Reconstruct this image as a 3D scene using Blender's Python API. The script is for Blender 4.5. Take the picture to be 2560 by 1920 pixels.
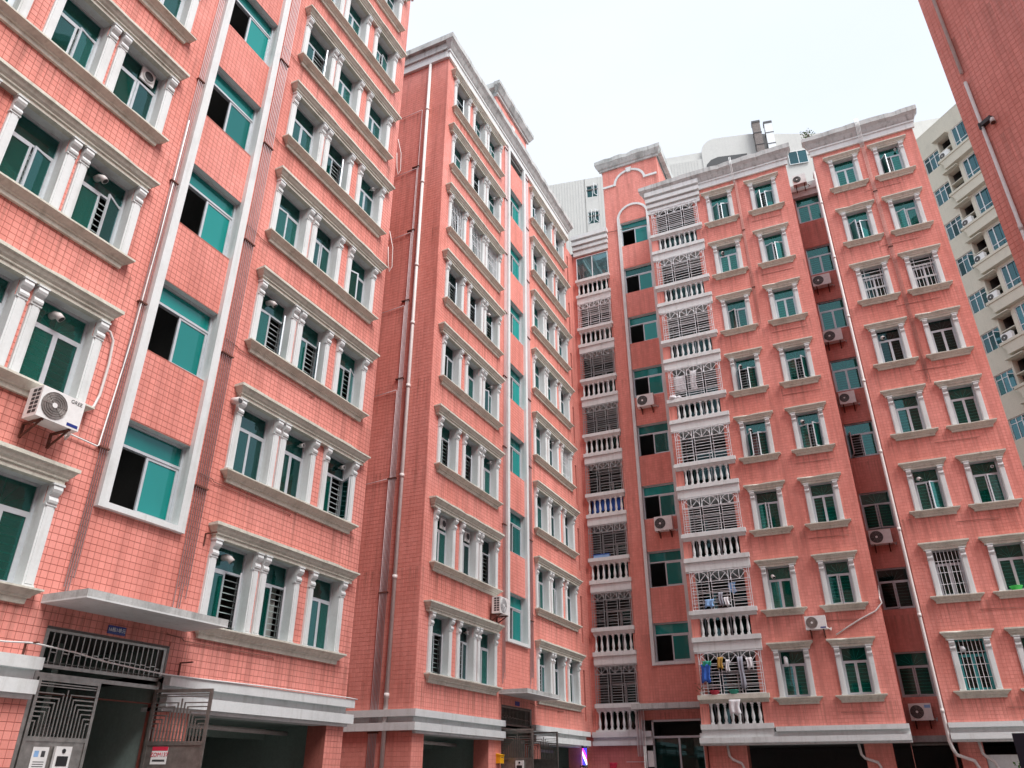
import bpy, bmesh, math, random
import numpy as np
from mathutils import Vector, Matrix
R = math.radians
rnd = random.Random(7)
scene = bpy.context.scene
for o in list(bpy.data.objects):
    bpy.data.objects.remove(o, do_unlink=True)
COL = scene.collection

# ------------------------------------------------------------------ camera
G = 1.5                                   # eye height above the courtyard
F_PX, YAW, PITCH = 1907.6, -0.4407, 0.4754
cam_d = bpy.data.cameras.new('camera')
cam_d.sensor_fit = 'HORIZONTAL'; cam_d.sensor_width = 36.0
cam_d.lens = 36.0 * F_PX / 2560.0
cam_d.clip_start = 0.05; cam_d.clip_end = 2000
cam = bpy.data.objects.new('camera', cam_d); COL.objects.link(cam)
cam.location = (0, 0, G)
_fw = Vector((math.sin(YAW) * math.cos(PITCH), math.cos(YAW) * math.cos(PITCH), math.sin(PITCH)))
cam.rotation_euler = _fw.to_track_quat('-Z', 'Y').to_euler()
scene.camera = cam
_rt = Vector((math.cos(YAW), -math.sin(YAW), 0)); _up = _rt.cross(_fw)
def project(p):
    d = Vector(p) - cam.location
    k = d.dot(_fw)
    if k < 0.1: return None
    return 1280 + F_PX * d.dot(_rt) / k, 960 - F_PX * d.dot(_up) / k, k

# ------------------------------------------------------------------ sky, sun, exposure
SUN_EL, SUN_AZ = 54.0, 110.0              # azimuth clockwise from +Y
world = bpy.data.worlds.new('World'); scene.world = world; world.use_nodes = True
nt = world.node_tree; nt.nodes.clear()
w_out = nt.nodes.new('ShaderNodeOutputWorld')
bg_sky = nt.nodes.new('ShaderNodeBackground'); bg_cl = nt.nodes.new('ShaderNodeBackground')
sky = nt.nodes.new('ShaderNodeTexSky'); sky.sky_type = 'NISHITA'; sky.sun_disc = False
sky.sun_elevation = R(SUN_EL); sky.sun_rotation = R(SUN_AZ); sky.dust_density = 2.0
bg_sky.inputs['Strength'].default_value = 0.06
nt.links.new(sky.outputs['Color'], bg_sky.inputs['Color'])
tc = nt.nodes.new('ShaderNodeTexCoord'); mp = nt.nodes.new('ShaderNodeMapping')
mp.inputs['Scale'].default_value = (1, 1, 2.2)
nz = nt.nodes.new('ShaderNodeTexNoise'); nz.inputs['Scale'].default_value = 1.6; nz.inputs['Detail'].default_value = 5
rp = nt.nodes.new('ShaderNodeValToRGB')
rp.color_ramp.elements[0].position = 0.3; rp.color_ramp.elements[0].color = (0.80, 0.87, 0.97, 1)
rp.color_ramp.elements[1].position = 0.75; rp.color_ramp.elements[1].color = (0.93, 0.945, 0.985, 1)
nt.links.new(tc.outputs['Generated'], mp.inputs['Vector']); nt.links.new(mp.outputs['Vector'], nz.inputs['Vector'])
nt.links.new(nz.outputs['Fac'], rp.inputs['Fac']); nt.links.new(rp.outputs['Color'], bg_cl.inputs['Color'])
bg_cl.inputs['Strength'].default_value = 0.385
mixs = nt.nodes.new('ShaderNodeMixShader'); mixs.inputs[0].default_value = 0.86
nt.links.new(bg_sky.outputs[0], mixs.inputs[1]); nt.links.new(bg_cl.outputs[0], mixs.inputs[2])
nt.links.new(mixs.outputs[0], w_out.inputs['Surface'])
sun_d = bpy.data.lights.new('sun', 'SUN'); sun_d.energy = 1.5; sun_d.angle = R(34); sun_d.color = (1.0, 0.985, 0.965)
sun = bpy.data.objects.new('sun', sun_d); COL.objects.link(sun)
_sd = Vector((math.sin(R(SUN_AZ)) * math.cos(R(SUN_EL)), math.cos(R(SUN_AZ)) * math.cos(R(SUN_EL)), math.sin(R(SUN_EL))))
sun.rotation_euler = _sd.to_track_quat('Z', 'Y').to_euler(); sun.location = (0, 0, 60)
vs = scene.view_settings
vs.view_transform = 'Standard'; vs.look = 'None'; vs.gamma = 1.0; vs.use_curve_mapping = False
vs.exposure = 1.70
scene.render.engine = 'CYCLES'
scene.cycles.caustics_reflective = False; scene.cycles.caustics_refractive = False
scene.cycles.max_bounces = 6; scene.cycles.diffuse_bounces = 3; scene.cycles.glossy_bounces = 2; scene.cycles.transparent_max_bounces = 10

# ------------------------------------------------------------------ materials
MATS = {}
def nodes_of(name):
    m = bpy.data.materials.new(name); m.use_nodes = True
    n = m.node_tree; n.nodes.clear()
    out = n.nodes.new('ShaderNodeOutputMaterial')
    return m, n, out
def N(n, typ, **kw):
    x = n.nodes.new(typ)
    for k, v in kw.items():
        if k in x.inputs: x.inputs[k].default_value = v
        else: setattr(x, k, v)
    return x
def rgb(c): return (c[0], c[1], c[2], 1.0)
def mix_col(n, fac, a, b, blend='MIX'):
    x = n.nodes.new('ShaderNodeMix'); x.data_type = 'RGBA'; x.blend_type = blend
    for sock, v in ((x.inputs['Factor'], fac), (x.inputs[6], a), (x.inputs[7], b)):
        if hasattr(v, 'is_linked') or isinstance(v, bpy.types.NodeSocket): n.links.new(v, sock)
        elif isinstance(v, (tuple, list)): sock.default_value = rgb(v)
        else: sock.default_value = v
    return x.outputs[2]
def ramp(n, fac, p0, p1, c0=(0, 0, 0), c1=(1, 1, 1)):
    x = n.nodes.new('ShaderNodeValToRGB')
    x.color_ramp.elements[0].position = p0; x.color_ramp.elements[0].color = rgb(c0)
    x.color_ramp.elements[1].position = p1; x.color_ramp.elements[1].color = rgb(c1)
    n.links.new(fac, x.inputs['Fac']); return x.outputs['Color']
def noise(n, scale, detail=4, vec_scale=(1, 1, 1), rough=0.55):
    g = n.nodes.new('ShaderNodeNewGeometry')
    m = n.nodes.new('ShaderNodeMapping'); m.inputs['Scale'].default_value = vec_scale
    n.links.new(g.outputs['Position'], m.inputs['Vector'])
    t = N(n, 'ShaderNodeTexNoise', Scale=scale, Detail=detail, Roughness=rough)
    n.links.new(m.outputs['Vector'], t.inputs['Vector']); return t.outputs['Fac']
def weathered(name, base, dark=None, streak=0.35, patch=0.25, rough=0.75, bump=0.15, fine=0.12, metallic=0.0, spec=0.3):
    """paint or plaster with vertical streaks, blotches and a fine grain"""
    m, n, out = nodes_of(name)
    dark = dark or tuple(c * 0.35 for c in base)
    b = N(n, 'ShaderNodeBsdfPrincipled', Roughness=rough, Metallic=metallic)
    b.inputs['Specular IOR Level'].default_value = spec
    s = ramp(n, noise(n, 1.0, 5, (7, 7, 0.55)), 0.52, 0.78)
    p = ramp(n, noise(n, 1.7, 6), 0.50, 0.80)
    f = noise(n, 22, 3)
    sm = N(n, 'ShaderNodeMath', operation='MULTIPLY'); sm.inputs[1].default_value = streak
    n.links.new(s, sm.inputs[0])
    pm = N(n, 'ShaderNodeMath', operation='MULTIPLY'); pm.inputs[1].default_value = patch
    n.links.new(p, pm.inputs[0])
    c = mix_col(n, sm.outputs[0], base, dark)
    c = mix_col(n, pm.outputs[0], c, tuple(x * 0.6 for x in dark))
    fr = ramp(n, f, 0.3, 0.7, (1 - fine,) * 3, (1 + fine * 0.4,) * 3)
    c = mix_col(n, 1.0, c, fr, 'MULTIPLY')
    n.links.new(c, b.inputs['Base Color'])
    if bump:
        bp = N(n, 'ShaderNodeBump', Strength=bump, Distance=0.01)
        n.links.new(noise(n, 30, 4), bp.inputs['Height']); n.links.new(bp.outputs['Normal'], b.inputs['Normal'])
    n.links.new(b.outputs[0], out.inputs['Surface']); MATS[name] = m
    return m
def plain(name, base, rough=0.5, metallic=0.0, spec=0.5, vary=0.08, emit=None, es=1.0):
    m, n, out = nodes_of(name)
    b = N(n, 'ShaderNodeBsdfPrincipled', Roughness=rough, Metallic=metallic)
    b.inputs['Specular IOR Level'].default_value = spec
    fr = ramp(n, noise(n, 9, 4), 0.3, 0.75, tuple(c * (1 - vary) for c in base), tuple(min(1, c * (1 + vary)) for c in base))
    n.links.new(fr, b.inputs['Base Color'])
    if emit:
        b.inputs['Emission Color'].default_value = rgb(emit); b.inputs['Emission Strength'].default_value = es
    n.links.new(b.outputs[0], out.inputs['Surface']); MATS[name] = m
    return m
def tile_material(name, base, var=0.06):
    m, n, out = nodes_of(name)
    b = N(n, 'ShaderNodeBsdfPrincipled', Roughness=0.42)
    b.inputs['Specular IOR Level'].default_value = 0.2
    g = n.nodes.new('ShaderNodeNewGeometry'); oi = n.nodes.new('ShaderNodeObjectInfo')
    ad = N(n, 'ShaderNodeMath', operation='ADD'); n.links.new(g.outputs['Random Per Island'], ad.inputs[0]); n.links.new(oi.outputs['Random'], ad.inputs[1])
    fr = N(n, 'ShaderNodeMath', operation='FRACT'); n.links.new(ad.outputs[0], fr.inputs[0])
    c = ramp(n, fr.outputs[0], 0.0, 1.0, tuple(x * (1 - var) for x in base), (min(1, base[0] * (1 + var * .6)), base[1] * (1 + var * 1.3), base[2] * (1 + var * 1.5)))
    st = ramp(n, noise(n, 0.8, 6, (5, 5, 0.32)), 0.48, 0.74)
    sm = N(n, 'ShaderNodeMath', operation='MULTIPLY'); sm.inputs[1].default_value = 0.50
    n.links.new(st, sm.inputs[0])
    c = mix_col(n, sm.outputs[0], c, (base[0] * .45, base[1] * .42, base[2] * .42))
    sx = n.nodes.new('ShaderNodeSeparateXYZ'); n.links.new(g.outputs['Position'], sx.inputs[0])
    m1 = N(n, 'ShaderNodeMath', operation='SUBTRACT'); m1.inputs[1].default_value = 3.76; n.links.new(sx.outputs['Z'], m1.inputs[0])
    m2 = N(n, 'ShaderNodeMath', operation='DIVIDE'); m2.inputs[1].default_value = 3.0; n.links.new(m1.outputs[0], m2.inputs[0])
    m3 = N(n, 'ShaderNodeMath', operation='FRACT'); n.links.new(m2.outputs[0], m3.inputs[0])
    below = ramp(n, m3.outputs[0], 0.66, 0.99); drip = ramp(n, noise(n, 1.0, 4, (11, 11, 0.25)), 0.50, 0.70)
    m4 = N(n, 'ShaderNodeMath', operation='MULTIPLY'); n.links.new(below, m4.inputs[0]); n.links.new(drip, m4.inputs[1])
    m5 = N(n, 'ShaderNodeMath', operation='MULTIPLY'); m5.inputs[1].default_value = 0.6; n.links.new(m4.outputs[0], m5.inputs[0])
    c = mix_col(n, m5.outputs[0], c, (0.26, 0.12, 0.09))
    pt = ramp(n, noise(n, 0.35, 4), 0.36, 0.66, (1.0, 1.03, 1.05), (0.88, 0.82, 0.80))
    c = mix_col(n, 1.0, c, pt, 'MULTIPLY')
    gr = ramp(n, noise(n, 60, 3), 0.3, 0.7, (0.93,) * 3, (1.03,) * 3)
    c = mix_col(n, 1.0, c, gr, 'MULTIPLY')
    n.links.new(c, b.inputs['Base Color'])
    bp = N(n, 'ShaderNodeBump', Strength=0.08, Distance=0.004)
    n.links.new(noise(n, 14, 3), bp.inputs['Height']); n.links.new(bp.outputs['Normal'], b.inputs['Normal'])
    n.links.new(b.outputs[0], out.inputs['Surface']); MATS[name] = m
    return m
def glass_material(name, tint, body, body_fac, refl=0.10, rough=0.015, gcol=(0.55, 0.88, 0.95)):
    """tinted window glass: coloured see-through body, a dusty film and a mirror-like face"""
    m, n, out = nodes_of(name)
    tr = N(n, 'ShaderNodeBsdfTransparent', Color=rgb(tint))
    df = N(n, 'ShaderNodeBsdfDiffuse')
    oi = n.nodes.new('ShaderNodeObjectInfo')
    c = ramp(n, oi.outputs['Random'], 0, 1, tuple(x * .45 for x in body), tuple(x * 1.5 for x in body))
    n.links.new(c, df.inputs['Color'])
    mx = N(n, 'ShaderNodeMixShader'); mx.inputs[0].default_value = body_fac
    n.links.new(tr.outputs[0], mx.inputs[1]); n.links.new(df.outputs[0], mx.inputs[2])
    gl = N(n, 'ShaderNodeBsdfGlossy', Roughness=rough, Color=rgb(gcol))
    bp = N(n, 'ShaderNodeBump', Strength=0.03, Distance=0.02)
    n.links.new(noise(n, 1.3, 2), bp.inputs['Height']); n.links.new(bp.outputs['Normal'], gl.inputs['Normal'])
    fz = N(n, 'ShaderNodeFresnel', IOR=1.5)
    ad = N(n, 'ShaderNodeMath', operation='ADD'); ad.use_clamp = True; ad.inputs[1].default_value = refl
    n.links.new(fz.outputs[0], ad.inputs[0])
    m2 = N(n, 'ShaderNodeMixShader'); n.links.new(ad.outputs[0], m2.inputs[0])
    n.links.new(mx.outputs[0], m2.inputs[1]); n.links.new(gl.outputs[0], m2.inputs[2])
    n.links.new(m2.outputs[0], out.inputs['Surface']); MATS[name] = m
    return m

PINK = (0.84, 0.325, 0.268)
tile_material('tile', PINK)
weathered('grout', (0.42, 0.14, 0.11), streak=0.3, patch=0.3)
weathered('grout_light', (0.66, 0.23, 0.185), streak=0.3, patch=0.3)
weathered('trim', (0.70, 0.735, 0.735), dark=(0.30, 0.31, 0.26), streak=0.34, patch=0.20, fine=0.05, bump=0.08)
weathered('stone', (0.67, 0.665, 0.58), dark=(0.24, 0.24, 0.18), streak=0.42, patch=0.36, bump=0.3)
weathered('concrete', (0.54, 0.56, 0.55), dark=(0.10, 0.11, 0.10), streak=0.65, patch=0.6, bump=0.4)
weathered('beige', (0.64, 0.61, 0.51), dark=(0.33, 0.32, 0.28), streak=0.15, patch=0.12)
weathered('pale', (0.60, 0.60, 0.575), dark=(0.4, 0.4, 0.4), streak=0.2, patch=0.1)
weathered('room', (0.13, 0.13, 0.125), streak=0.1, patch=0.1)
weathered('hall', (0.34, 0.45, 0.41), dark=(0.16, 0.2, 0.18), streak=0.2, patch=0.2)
plain('alu', (0.56, 0.60, 0.63), rough=0.42, metallic=0.35)
plain('alu_white', (0.74, 0.77, 0.79), rough=0.45)
plain('steel', (0.30, 0.29, 0.27), rough=0.38, metallic=0.75, vary=0.25)
plain('flue_dark', (0.16, 0.13, 0.12), rough=0.6, vary=0.4)
plain('darksteel', (0.06, 0.06, 0.065), rough=0.45, metallic=0.5)
plain('bar', (0.62, 0.68, 0.68), rough=0.5, metallic=0.3)
plain('bar_dark', (0.38, 0.41, 0.42), rough=0.5, metallic=0.3)
plain('bar_white', (0.78, 0.80, 0.82), rough=0.5)
plain('pvc', (0.70, 0.66, 0.64), rough=0.5)
plain('pipe_grey', (0.58, 0.48, 0.49), rough=0.5)
plain('pipe_pink', (0.58, 0.33, 0.29), rough=0.6)
plain('pipe_dark', (0.32, 0.14, 0.11), rough=0.6)
plain('rust', (0.13, 0.045, 0.03), rough=0.8, vary=0.3)
plain('white', (0.80, 0.81, 0.80), rough=0.4)
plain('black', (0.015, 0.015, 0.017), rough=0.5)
plain('charcoal', (0.05, 0.052, 0.055), rough=0.55)
plain('blue_plate', (0.008, 0.03, 0.22), rough=0.35)
plain('blue_cloth', (0.04, 0.14, 0.55), rough=0.85)
plain('sky_cloth', (0.25, 0.45, 0.75), rough=0.85)
plain('white_cloth', (0.72, 0.72, 0.74), rough=0.9)
plain('ochre_cloth', (0.45, 0.27, 0.06), rough=0.9)
plain('grey_cloth', (0.30, 0.31, 0.36), rough=0.9)
plain('red', (0.62, 0.03, 0.07), rough=0.45)
plain('teal_plastic', (0.03, 0.38, 0.27), rough=0.4)
plain('green_plastic', (0.05, 0.6, 0.1), rough=0.4)
plain('yellow', (0.85, 0.42, 0.01), rough=0.4)
plain('navy', (0.008, 0.012, 0.03), rough=0.3)
plain('leaf', (0.07, 0.14, 0.045), rough=0.6, vary=0.35)
plain('leaf_bright', (0.10, 0.22, 0.05), rough=0.55, vary=0.35)
plain('bark', (0.10, 0.075, 0.05), rough=0.9)
plain('pot', (0.35, 0.2, 0.13), rough=0.8)
plain('tyre', (0.02, 0.02, 0.02), rough=0.9)
plain('car_paint', (0.80, 0.81, 0.82), rough=0.2)
plain('teal_frame', (0.05, 0.34, 0.34), rough=0.5)
plain('glow_blue', (0.02, 0.02, 0.4), emit=(0.02, 0.02, 1.0), es=1.6)
plain('glow_white', (0.8, 0.8, 0.9), emit=(0.8, 0.85, 1.0), es=1.2)
plain('glow_red', (0.5, 0.02, 0.2), emit=(1.0, 0.02, 0.3), es=1.2)
glass_material('glass', (0.34, 0.78, 0.68), (0.008, 0.27, 0.205), 0.19, refl=0.035)
glass_material('glass_film', (0.20, 0.55, 0.5), (0.010, 0.28, 0.25), 0.70, refl=0.02)
glass_material('glass_dark', (0.42, 0.55, 0.52), (0.012, 0.07, 0.055), 0.2, refl=0.01)
glass_material('glass_clear', (0.6, 0.72, 0.72), (0.15, 0.25, 0.28), 0.2, refl=0.12)
glass_material('glass_blue', (0.35, 0.6, 0.62), (0.03, 0.13, 0.16), 0.35, refl=0.06)
m, n, out = nodes_of('asphalt')
b = N(n, 'ShaderNodeBsdfPrincipled', Roughness=0.9)
c = ramp(n, noise(n, 3, 6), 0.35, 0.7, (0.16, 0.155, 0.15), (0.24, 0.235, 0.23))
n.links.new(c, b.inputs['Base Color']); n.links.new(b.outputs[0], out.inputs['Surface']); MATS['asphalt'] = m

# ------------------------------------------------------------------ mesh helpers
class MB:
    def __init__(s): s.v = []; s.f = []; s.mi = []; s.sm = []
    def face(s, idx, mi=0, smooth=False): s.f.append(idx); s.mi.append(mi); s.sm.append(smooth)
    def quad(s, a, b, c, d, mi=0):
        k = len(s.v); s.v += [a, b, c, d]; s.face((k, k + 1, k + 2, k + 3), mi)
    def box(s, x0, x1, y0, y1, z0, z1, mi=0):
        k = len(s.v)
        s.v += [(x0, y0, z0), (x1, y0, z0), (x1, y1, z0), (x0, y1, z0), (x0, y0, z1), (x1, y0, z1), (x1, y1, z1), (x0, y1, z1)]
        for q in ((0, 3, 2, 1), (4, 5, 6, 7), (0, 1, 5, 4), (1, 2, 6, 5), (2, 3, 7, 6), (3, 0, 4, 7)):
            s.face(tuple(k + i for i in q), mi)
    def bar(s, a, b, t, mi=0):
        """square bar from a to b"""
        a = Vector(a); b = Vector(b); d = (b - a).normalized()
        u = d.cross(Vector((0, 1, 0)))
        if u.length < 1e-3: u = d.cross(Vector((1, 0, 0)))
        u.normalize(); w = d.cross(u)
        k = len(s.v); h = t / 2
        for p in (a, b):
            for i, j in ((-1, -1), (1, -1), (1, 1), (-1, 1)): s.v.append(tuple(p + u * h * i + w * h * j))
        for q in ((0, 1, 2, 3), (7, 6, 5, 4), (0, 4, 5, 1), (1, 5, 6, 2), (2, 6, 7, 3), (3, 7, 4, 0)):
            s.face(tuple(k + i for i in q), mi)
    def tube(s, pts, r, seg=8, mi=0, cap=True):
        pts = [Vector(p) for p in pts]; k0 = len(s.v); n = len(pts); prev = None
        for i, p in enumerate(pts):
            d = (pts[min(i + 1, n - 1)] - pts[max(i - 1, 0)])
            d = d.normalized() if d.length > 1e-9 else Vector((0, 0, 1))
            if prev is None:
                u = d.cross(Vector((0, 0, 1)))
                if u.length < 1e-2: u = d.cross(Vector((1, 0, 0)))
            else: u = prev - d * prev.dot(d)
            u.normalize(); prev = u; w = d.cross(u)
            rr = r[i] if isinstance(r, (list, tuple)) else r
            for j in range(seg):
                a = 2 * math.pi * j / seg
                s.v.append(tuple(p + (u * math.cos(a) + w * math.sin(a)) * rr))
        for i in range(n - 1):
            for j in range(seg):
                a = k0 + i * seg + j; b = k0 + i * seg + (j + 1) % seg
                s.face((a, b, b + seg, a + seg), mi, True)
        if cap:
            s.face(tuple(k0 + j for j in range(seg - 1, -1, -1)), mi); s.face(tuple(k0 + (n - 1) * seg + j for j in range(seg)), mi)
    def lathe(s, prof, c=(0, 0, 0), seg=10, mi=0):
        k0 = len(s.v)
        for r, z in prof:
            for j in range(seg):
                a = 2 * math.pi * j / seg; s.v.append((c[0] + r * math.cos(a), c[1] + r * math.sin(a), c[2] + z))
        for i in range(len(prof) - 1):
            for j in range(seg):
                a = k0 + i * seg + j; b = k0 + i * seg + (j + 1) % seg
                s.face((a, b, b + seg, a + seg), mi, True)
        s.face(tuple(k0 + j for j in range(seg - 1, -1, -1)), mi); s.face(tuple(k0 + (len(prof) - 1) * seg + j for j in range(seg)), mi)
    def extrude_x(s, prof, x0, x1, mi=0):
        """profile of (y, z) points, swept along x"""
        k = len(s.v); n = len(prof)
        for x in (x0, x1): s.v += [(x, y, z) for y, z in prof]
        for i in range(n):
            j = (i + 1) % n; s.face((k + i, k + n + i, k + n + j, k + j), mi)
        s.face(tuple(range(k, k + n)), mi); s.face(tuple(range(k + 2 * n - 1, k + n - 1, -1)), mi)
    def extrude_y(s, prof, y0, y1, mi=0):
        k = len(s.v); n = len(prof)
        for y in (y0, y1): s.v += [(x, y, z) for x, z in prof]
        for i in range(n):
            j = (i + 1) % n; s.face((k + j, k + n + j, k + n + i, k + i), mi)
        s.face(tuple(range(k, k + n)), mi); s.face(tuple(range(k + 2 * n - 1, k + n - 1, -1)), mi)
    def mesh(s, name, mats, fix=True):
        me = bpy.data.meshes.new(name); me.from_pydata(s.v, [], s.f); me.update()
        for mm in ([mats] if isinstance(mats, str) else mats): me.materials.append(MATS[mm])
        me.polygons.foreach_set('material_index', s.mi); me.polygons.foreach_set('use_smooth', s.sm)
        if fix:
            bm = bmesh.new(); bm.from_mesh(me); bmesh.ops.recalc_face_normals(bm, faces=bm.faces); bm.to_mesh(me); bm.free()
        return me
CACHE = {}
def cached(key, fn):
    if key not in CACHE: CACHE[key] = fn()
    return CACHE[key]
def obj(name, me, parent=None, loc=(0, 0, 0), rz=0.0, label=None, cat=None, group=None, kind=None, rot=None):
    o = bpy.data.objects.new(name, me); COL.objects.link(o)
    o.location = loc; o.rotation_euler = rot if rot else (0, 0, rz)
    if parent is not None: o.parent = parent
    if label: o['label'] = label
    if cat: o['category'] = cat
    if group: o['group'] = group
    if kind: o['kind'] = kind
    return o
def thing(name, label, cat, loc, rz=0.0, group=None): return obj(name, None, None, loc, rz, label, cat, group)
def boxm(key, dims, mat):
    def f():
        b = MB(); b.box(*dims); return b.mesh(key, mat)
    return cached((key, dims, mat), f)
def text_mesh(s, size, mat, extrude=0.002):
    def f():
        cu = bpy.data.curves.new('lettering', 'FONT'); cu.body = s; cu.size = size; cu.extrude = extrude
        cu.align_x = 'CENTER'; cu.align_y = 'CENTER'; cu.resolution_u = 3
        o = bpy.data.objects.new('lettering', cu); COL.objects.link(o)
        dg = bpy.context.evaluated_depsgraph_get()
        me = bpy.data.meshes.new_from_object(o.evaluated_get(dg))
        bpy.data.objects.remove(o, do_unlink=True)
        me.materials.clear(); me.materials.append(MATS[mat]); return me
    return cached(('txt', s, size, mat), f)
TXT = (R(90), 0, 0)                        # lettering upright on a facade that faces -y

# ------------------------------------------------------------------ walls with openings and their tiles
PITCH_T = 0.115; GAP = 0.008
tile_pool = {}
def full_tile():
    def f():
        b = MB(); h = (PITCH_T - GAP) / 2
        k = 0
        b.v = [(-h, 0, -h), (h, 0, -h), (h, 0, h), (-h, 0, h), (-h + .002, -.0045, -h + .002), (h - .002, -.0045, -h + .002), (h - .002, -.0045, h - .002), (-h + .002, -.0045, h - .002)]
        for q in ((4, 5, 6, 7), (0, 1, 5, 4), (1, 2, 6, 5), (2, 3, 7, 6), (3, 0, 4, 7)): b.face(q)
        return b.mesh('tile', 'tile', fix=False)
    return cached('tile', f)
GROUT_OF = {}
def wall(parent, x0, x1, z0, z1, holes=(), reveal=0.22, loc=(0, 0, 0), rz=0.0, mats=('grout', 'trim'), tiles=True, pool=None, name='wall'):
    xs = sorted({x0, x1} | {h[0] for h in holes} | {h[1] for h in holes}); zs = sorted({z0, z1} | {h[2] for h in holes} | {h[3] for h in holes})
    xs = [x for x in xs if x0 - 1e-6 <= x <= x1 + 1e-6]; zs = [z for z in zs if z0 - 1e-6 <= z <= z1 + 1e-6]
    b = MB()
    for i in range(len(xs) - 1):
        for j in range(len(zs) - 1):
            cx = (xs[i] + xs[i + 1]) / 2; cz = (zs[j] + zs[j + 1]) / 2
            if any(h[0] < cx < h[1] and h[2] < cz < h[3] for h in holes): continue
            b.quad((xs[i], 0, zs[j]), (xs[i + 1], 0, zs[j]), (xs[i + 1], 0, zs[j + 1]), (xs[i], 0, zs[j + 1]), 0)
    for h in holes:
        a, c, d, e = h[:4]; r = h[4] if len(h) > 4 else reveal
        b.quad((a, 0, d), (a, 0, e), (a, r, e), (a, r, d), 1); b.quad((c, 0, e), (c, 0, d), (c, r, d), (c, r, e), 1)
        b.quad((a, 0, e), (c, 0, e), (c, r, e), (a, r, e), 1); b.quad((c, 0, d), (a, 0, d), (a, r, d), (c, r, d), 1)
    gl_ = GROUT_OF.get(parent.name)
    if gl_: mats = tuple(gl_ if q == 'grout' else q for q in mats)
    w = obj(name, b.mesh(name, mats, fix=False), parent, loc, rz)
    if not tiles: return w
    nx = int(math.ceil((x1 - x0) / PITCH_T)); nz_ = int(math.ceil((z1 - z0) / PITCH_T))
    ix, iz = np.meshgrid(np.arange(nx), np.arange(nz_)); ix = ix.ravel(); iz = iz.ravel()
    xa = x0 + ix * PITCH_T; xb = np.minimum(xa + PITCH_T, x1); za = z0 + iz * PITCH_T; zb = np.minimum(za + PITCH_T, z1)
    keep = np.ones(len(xa), bool)
    for h in holes:
        a, c, d, e = h[:4]
        ov = (xb > a) & (xa < c) & (zb > d) & (za < e) & keep
        cx = (xa + xb) / 2; cz = (za + zb) / 2
        inside = ov & (cx > a) & (cx < c) & (cz > d) & (cz < e)
        keep &= ~inside; ov &= ~inside
        # clip along the axis on which the centre lies outside
        L = ov & (cx <= a); xb = np.where(L, np.minimum(xb, a), xb)
        Rr = ov & (cx >= c); xa = np.where(Rr, np.maximum(xa, c), xa)
        o2 = ov & ~L & ~Rr
        B_ = o2 & (cz <= d); zb = np.where(B_, np.minimum(zb, d), zb)
        T_ = o2 & (cz >= e); za = np.where(T_, np.maximum(za, e), za)
    keep &= (xb - xa > 0.03) & (zb - za > 0.03)
    xa, xb, za, zb = xa[keep], xb[keep], za[keep], zb[keep]
    full = (xb - xa > PITCH_T - 1e-4) & (zb - za > PITCH_T - 1e-4)
    rec = dict(wall=w, rect=(xa, xb, za, zb), full=full, M=None, parent=parent, loc=loc, rz=rz)
    tile_pool.setdefault(pool or parent.name, []).append(rec)
    return w
def tile_field(wallobj, xa, xb, za, zb):
    n = len(xa)
    if n == 0: return
    g = GAP / 2; rs = np.random.RandomState(n)
    pr = -0.004 - rs.rand(n) * 0.001
    V = np.zeros((n, 8, 3))
    for i, (sx, sz) in enumerate(((0, 0), (1, 0), (1, 1), (0, 1))):
        X = (xb - g) if sx else (xa + g); Zc = (zb - g) if sz else (za + g)
        V[:, i, 0] = X; V[:, i, 2] = Zc
        V[:, i + 4, 0] = X + (-.002 if sx else .002); V[:, i + 4, 2] = Zc + (-.002 if sz else .002); V[:, i + 4, 1] = pr
    Q = np.array([(4, 5, 6, 7), (0, 1, 5, 4), (1, 2, 6, 5), (2, 3, 7, 6), (3, 0, 4, 7)])
    F = (Q[None] + (np.arange(n) * 8)[:, None, None]).reshape(-1)
    me = bpy.data.meshes.new('tile_field')
    me.vertices.add(n * 8); me.vertices.foreach_set('co', V.ravel())
    me.loops.add(len(F)); me.loops.foreach_set('vertex_index', F.astype(np.int32))
    me.polygons.add(n * 5); me.polygons.foreach_set('loop_start', (np.arange(n * 5) * 4).astype(np.int32))
    me.update(calc_edges=True); me.materials.append(MATS['tile'])
    me.polygons.foreach_set('use_smooth', np.zeros(n * 5, bool))
    obj('tile_field', me, wallobj, kind='stuff')
def finish_tiles():
    for key, recs in tile_pool.items():
        cand = []
        for ri, r in enumerate(recs):
            P = r['parent']
            M = Matrix.Translation(P.location) @ Matrix.Rotation(P.rotation_euler.z, 4, 'Z') @ Matrix.Translation(r['loc']) @ Matrix.Rotation(r['rz'], 4, 'Z')
            nrm = M.to_3x3() @ Vector((0, -1, 0))
            xa, xb, za, zb = r['rect']
            for i in np.nonzero(r['full'])[0]:
                p = M @ Vector(((xa[i] + xb[i]) / 2, 0, (za[i] + zb[i]) / 2))
                q = project(p)
                if q is None or not (10 < q[0] < 2550 and 10 < q[1] < 1910): continue
                d = p - cam.location
                cosv = -d.normalized().dot(nrm)
                if cosv < 0.05: continue
                cand.append((cosv / d.length_squared, ri, i, p))
        cand.sort(key=lambda c: -c[0])
        pick = cand[:300]
        sel = {}
        for c in pick: sel.setdefault(c[1], set()).add(int(c[2]))
        for ri, r in enumerate(recs):
            xa, xb, za, zb = r['rect']; msk = np.ones(len(xa), bool)
            for i in sel.get(ri, ()):
                msk[i] = False
                obj('tile', full_tile(), r['wall'], ((xa[i] + xb[i]) / 2, 0, (za[i] + zb[i]) / 2))
            tile_field(r['wall'], xa[msk], xb[msk], za[msk], zb[msk])
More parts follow.
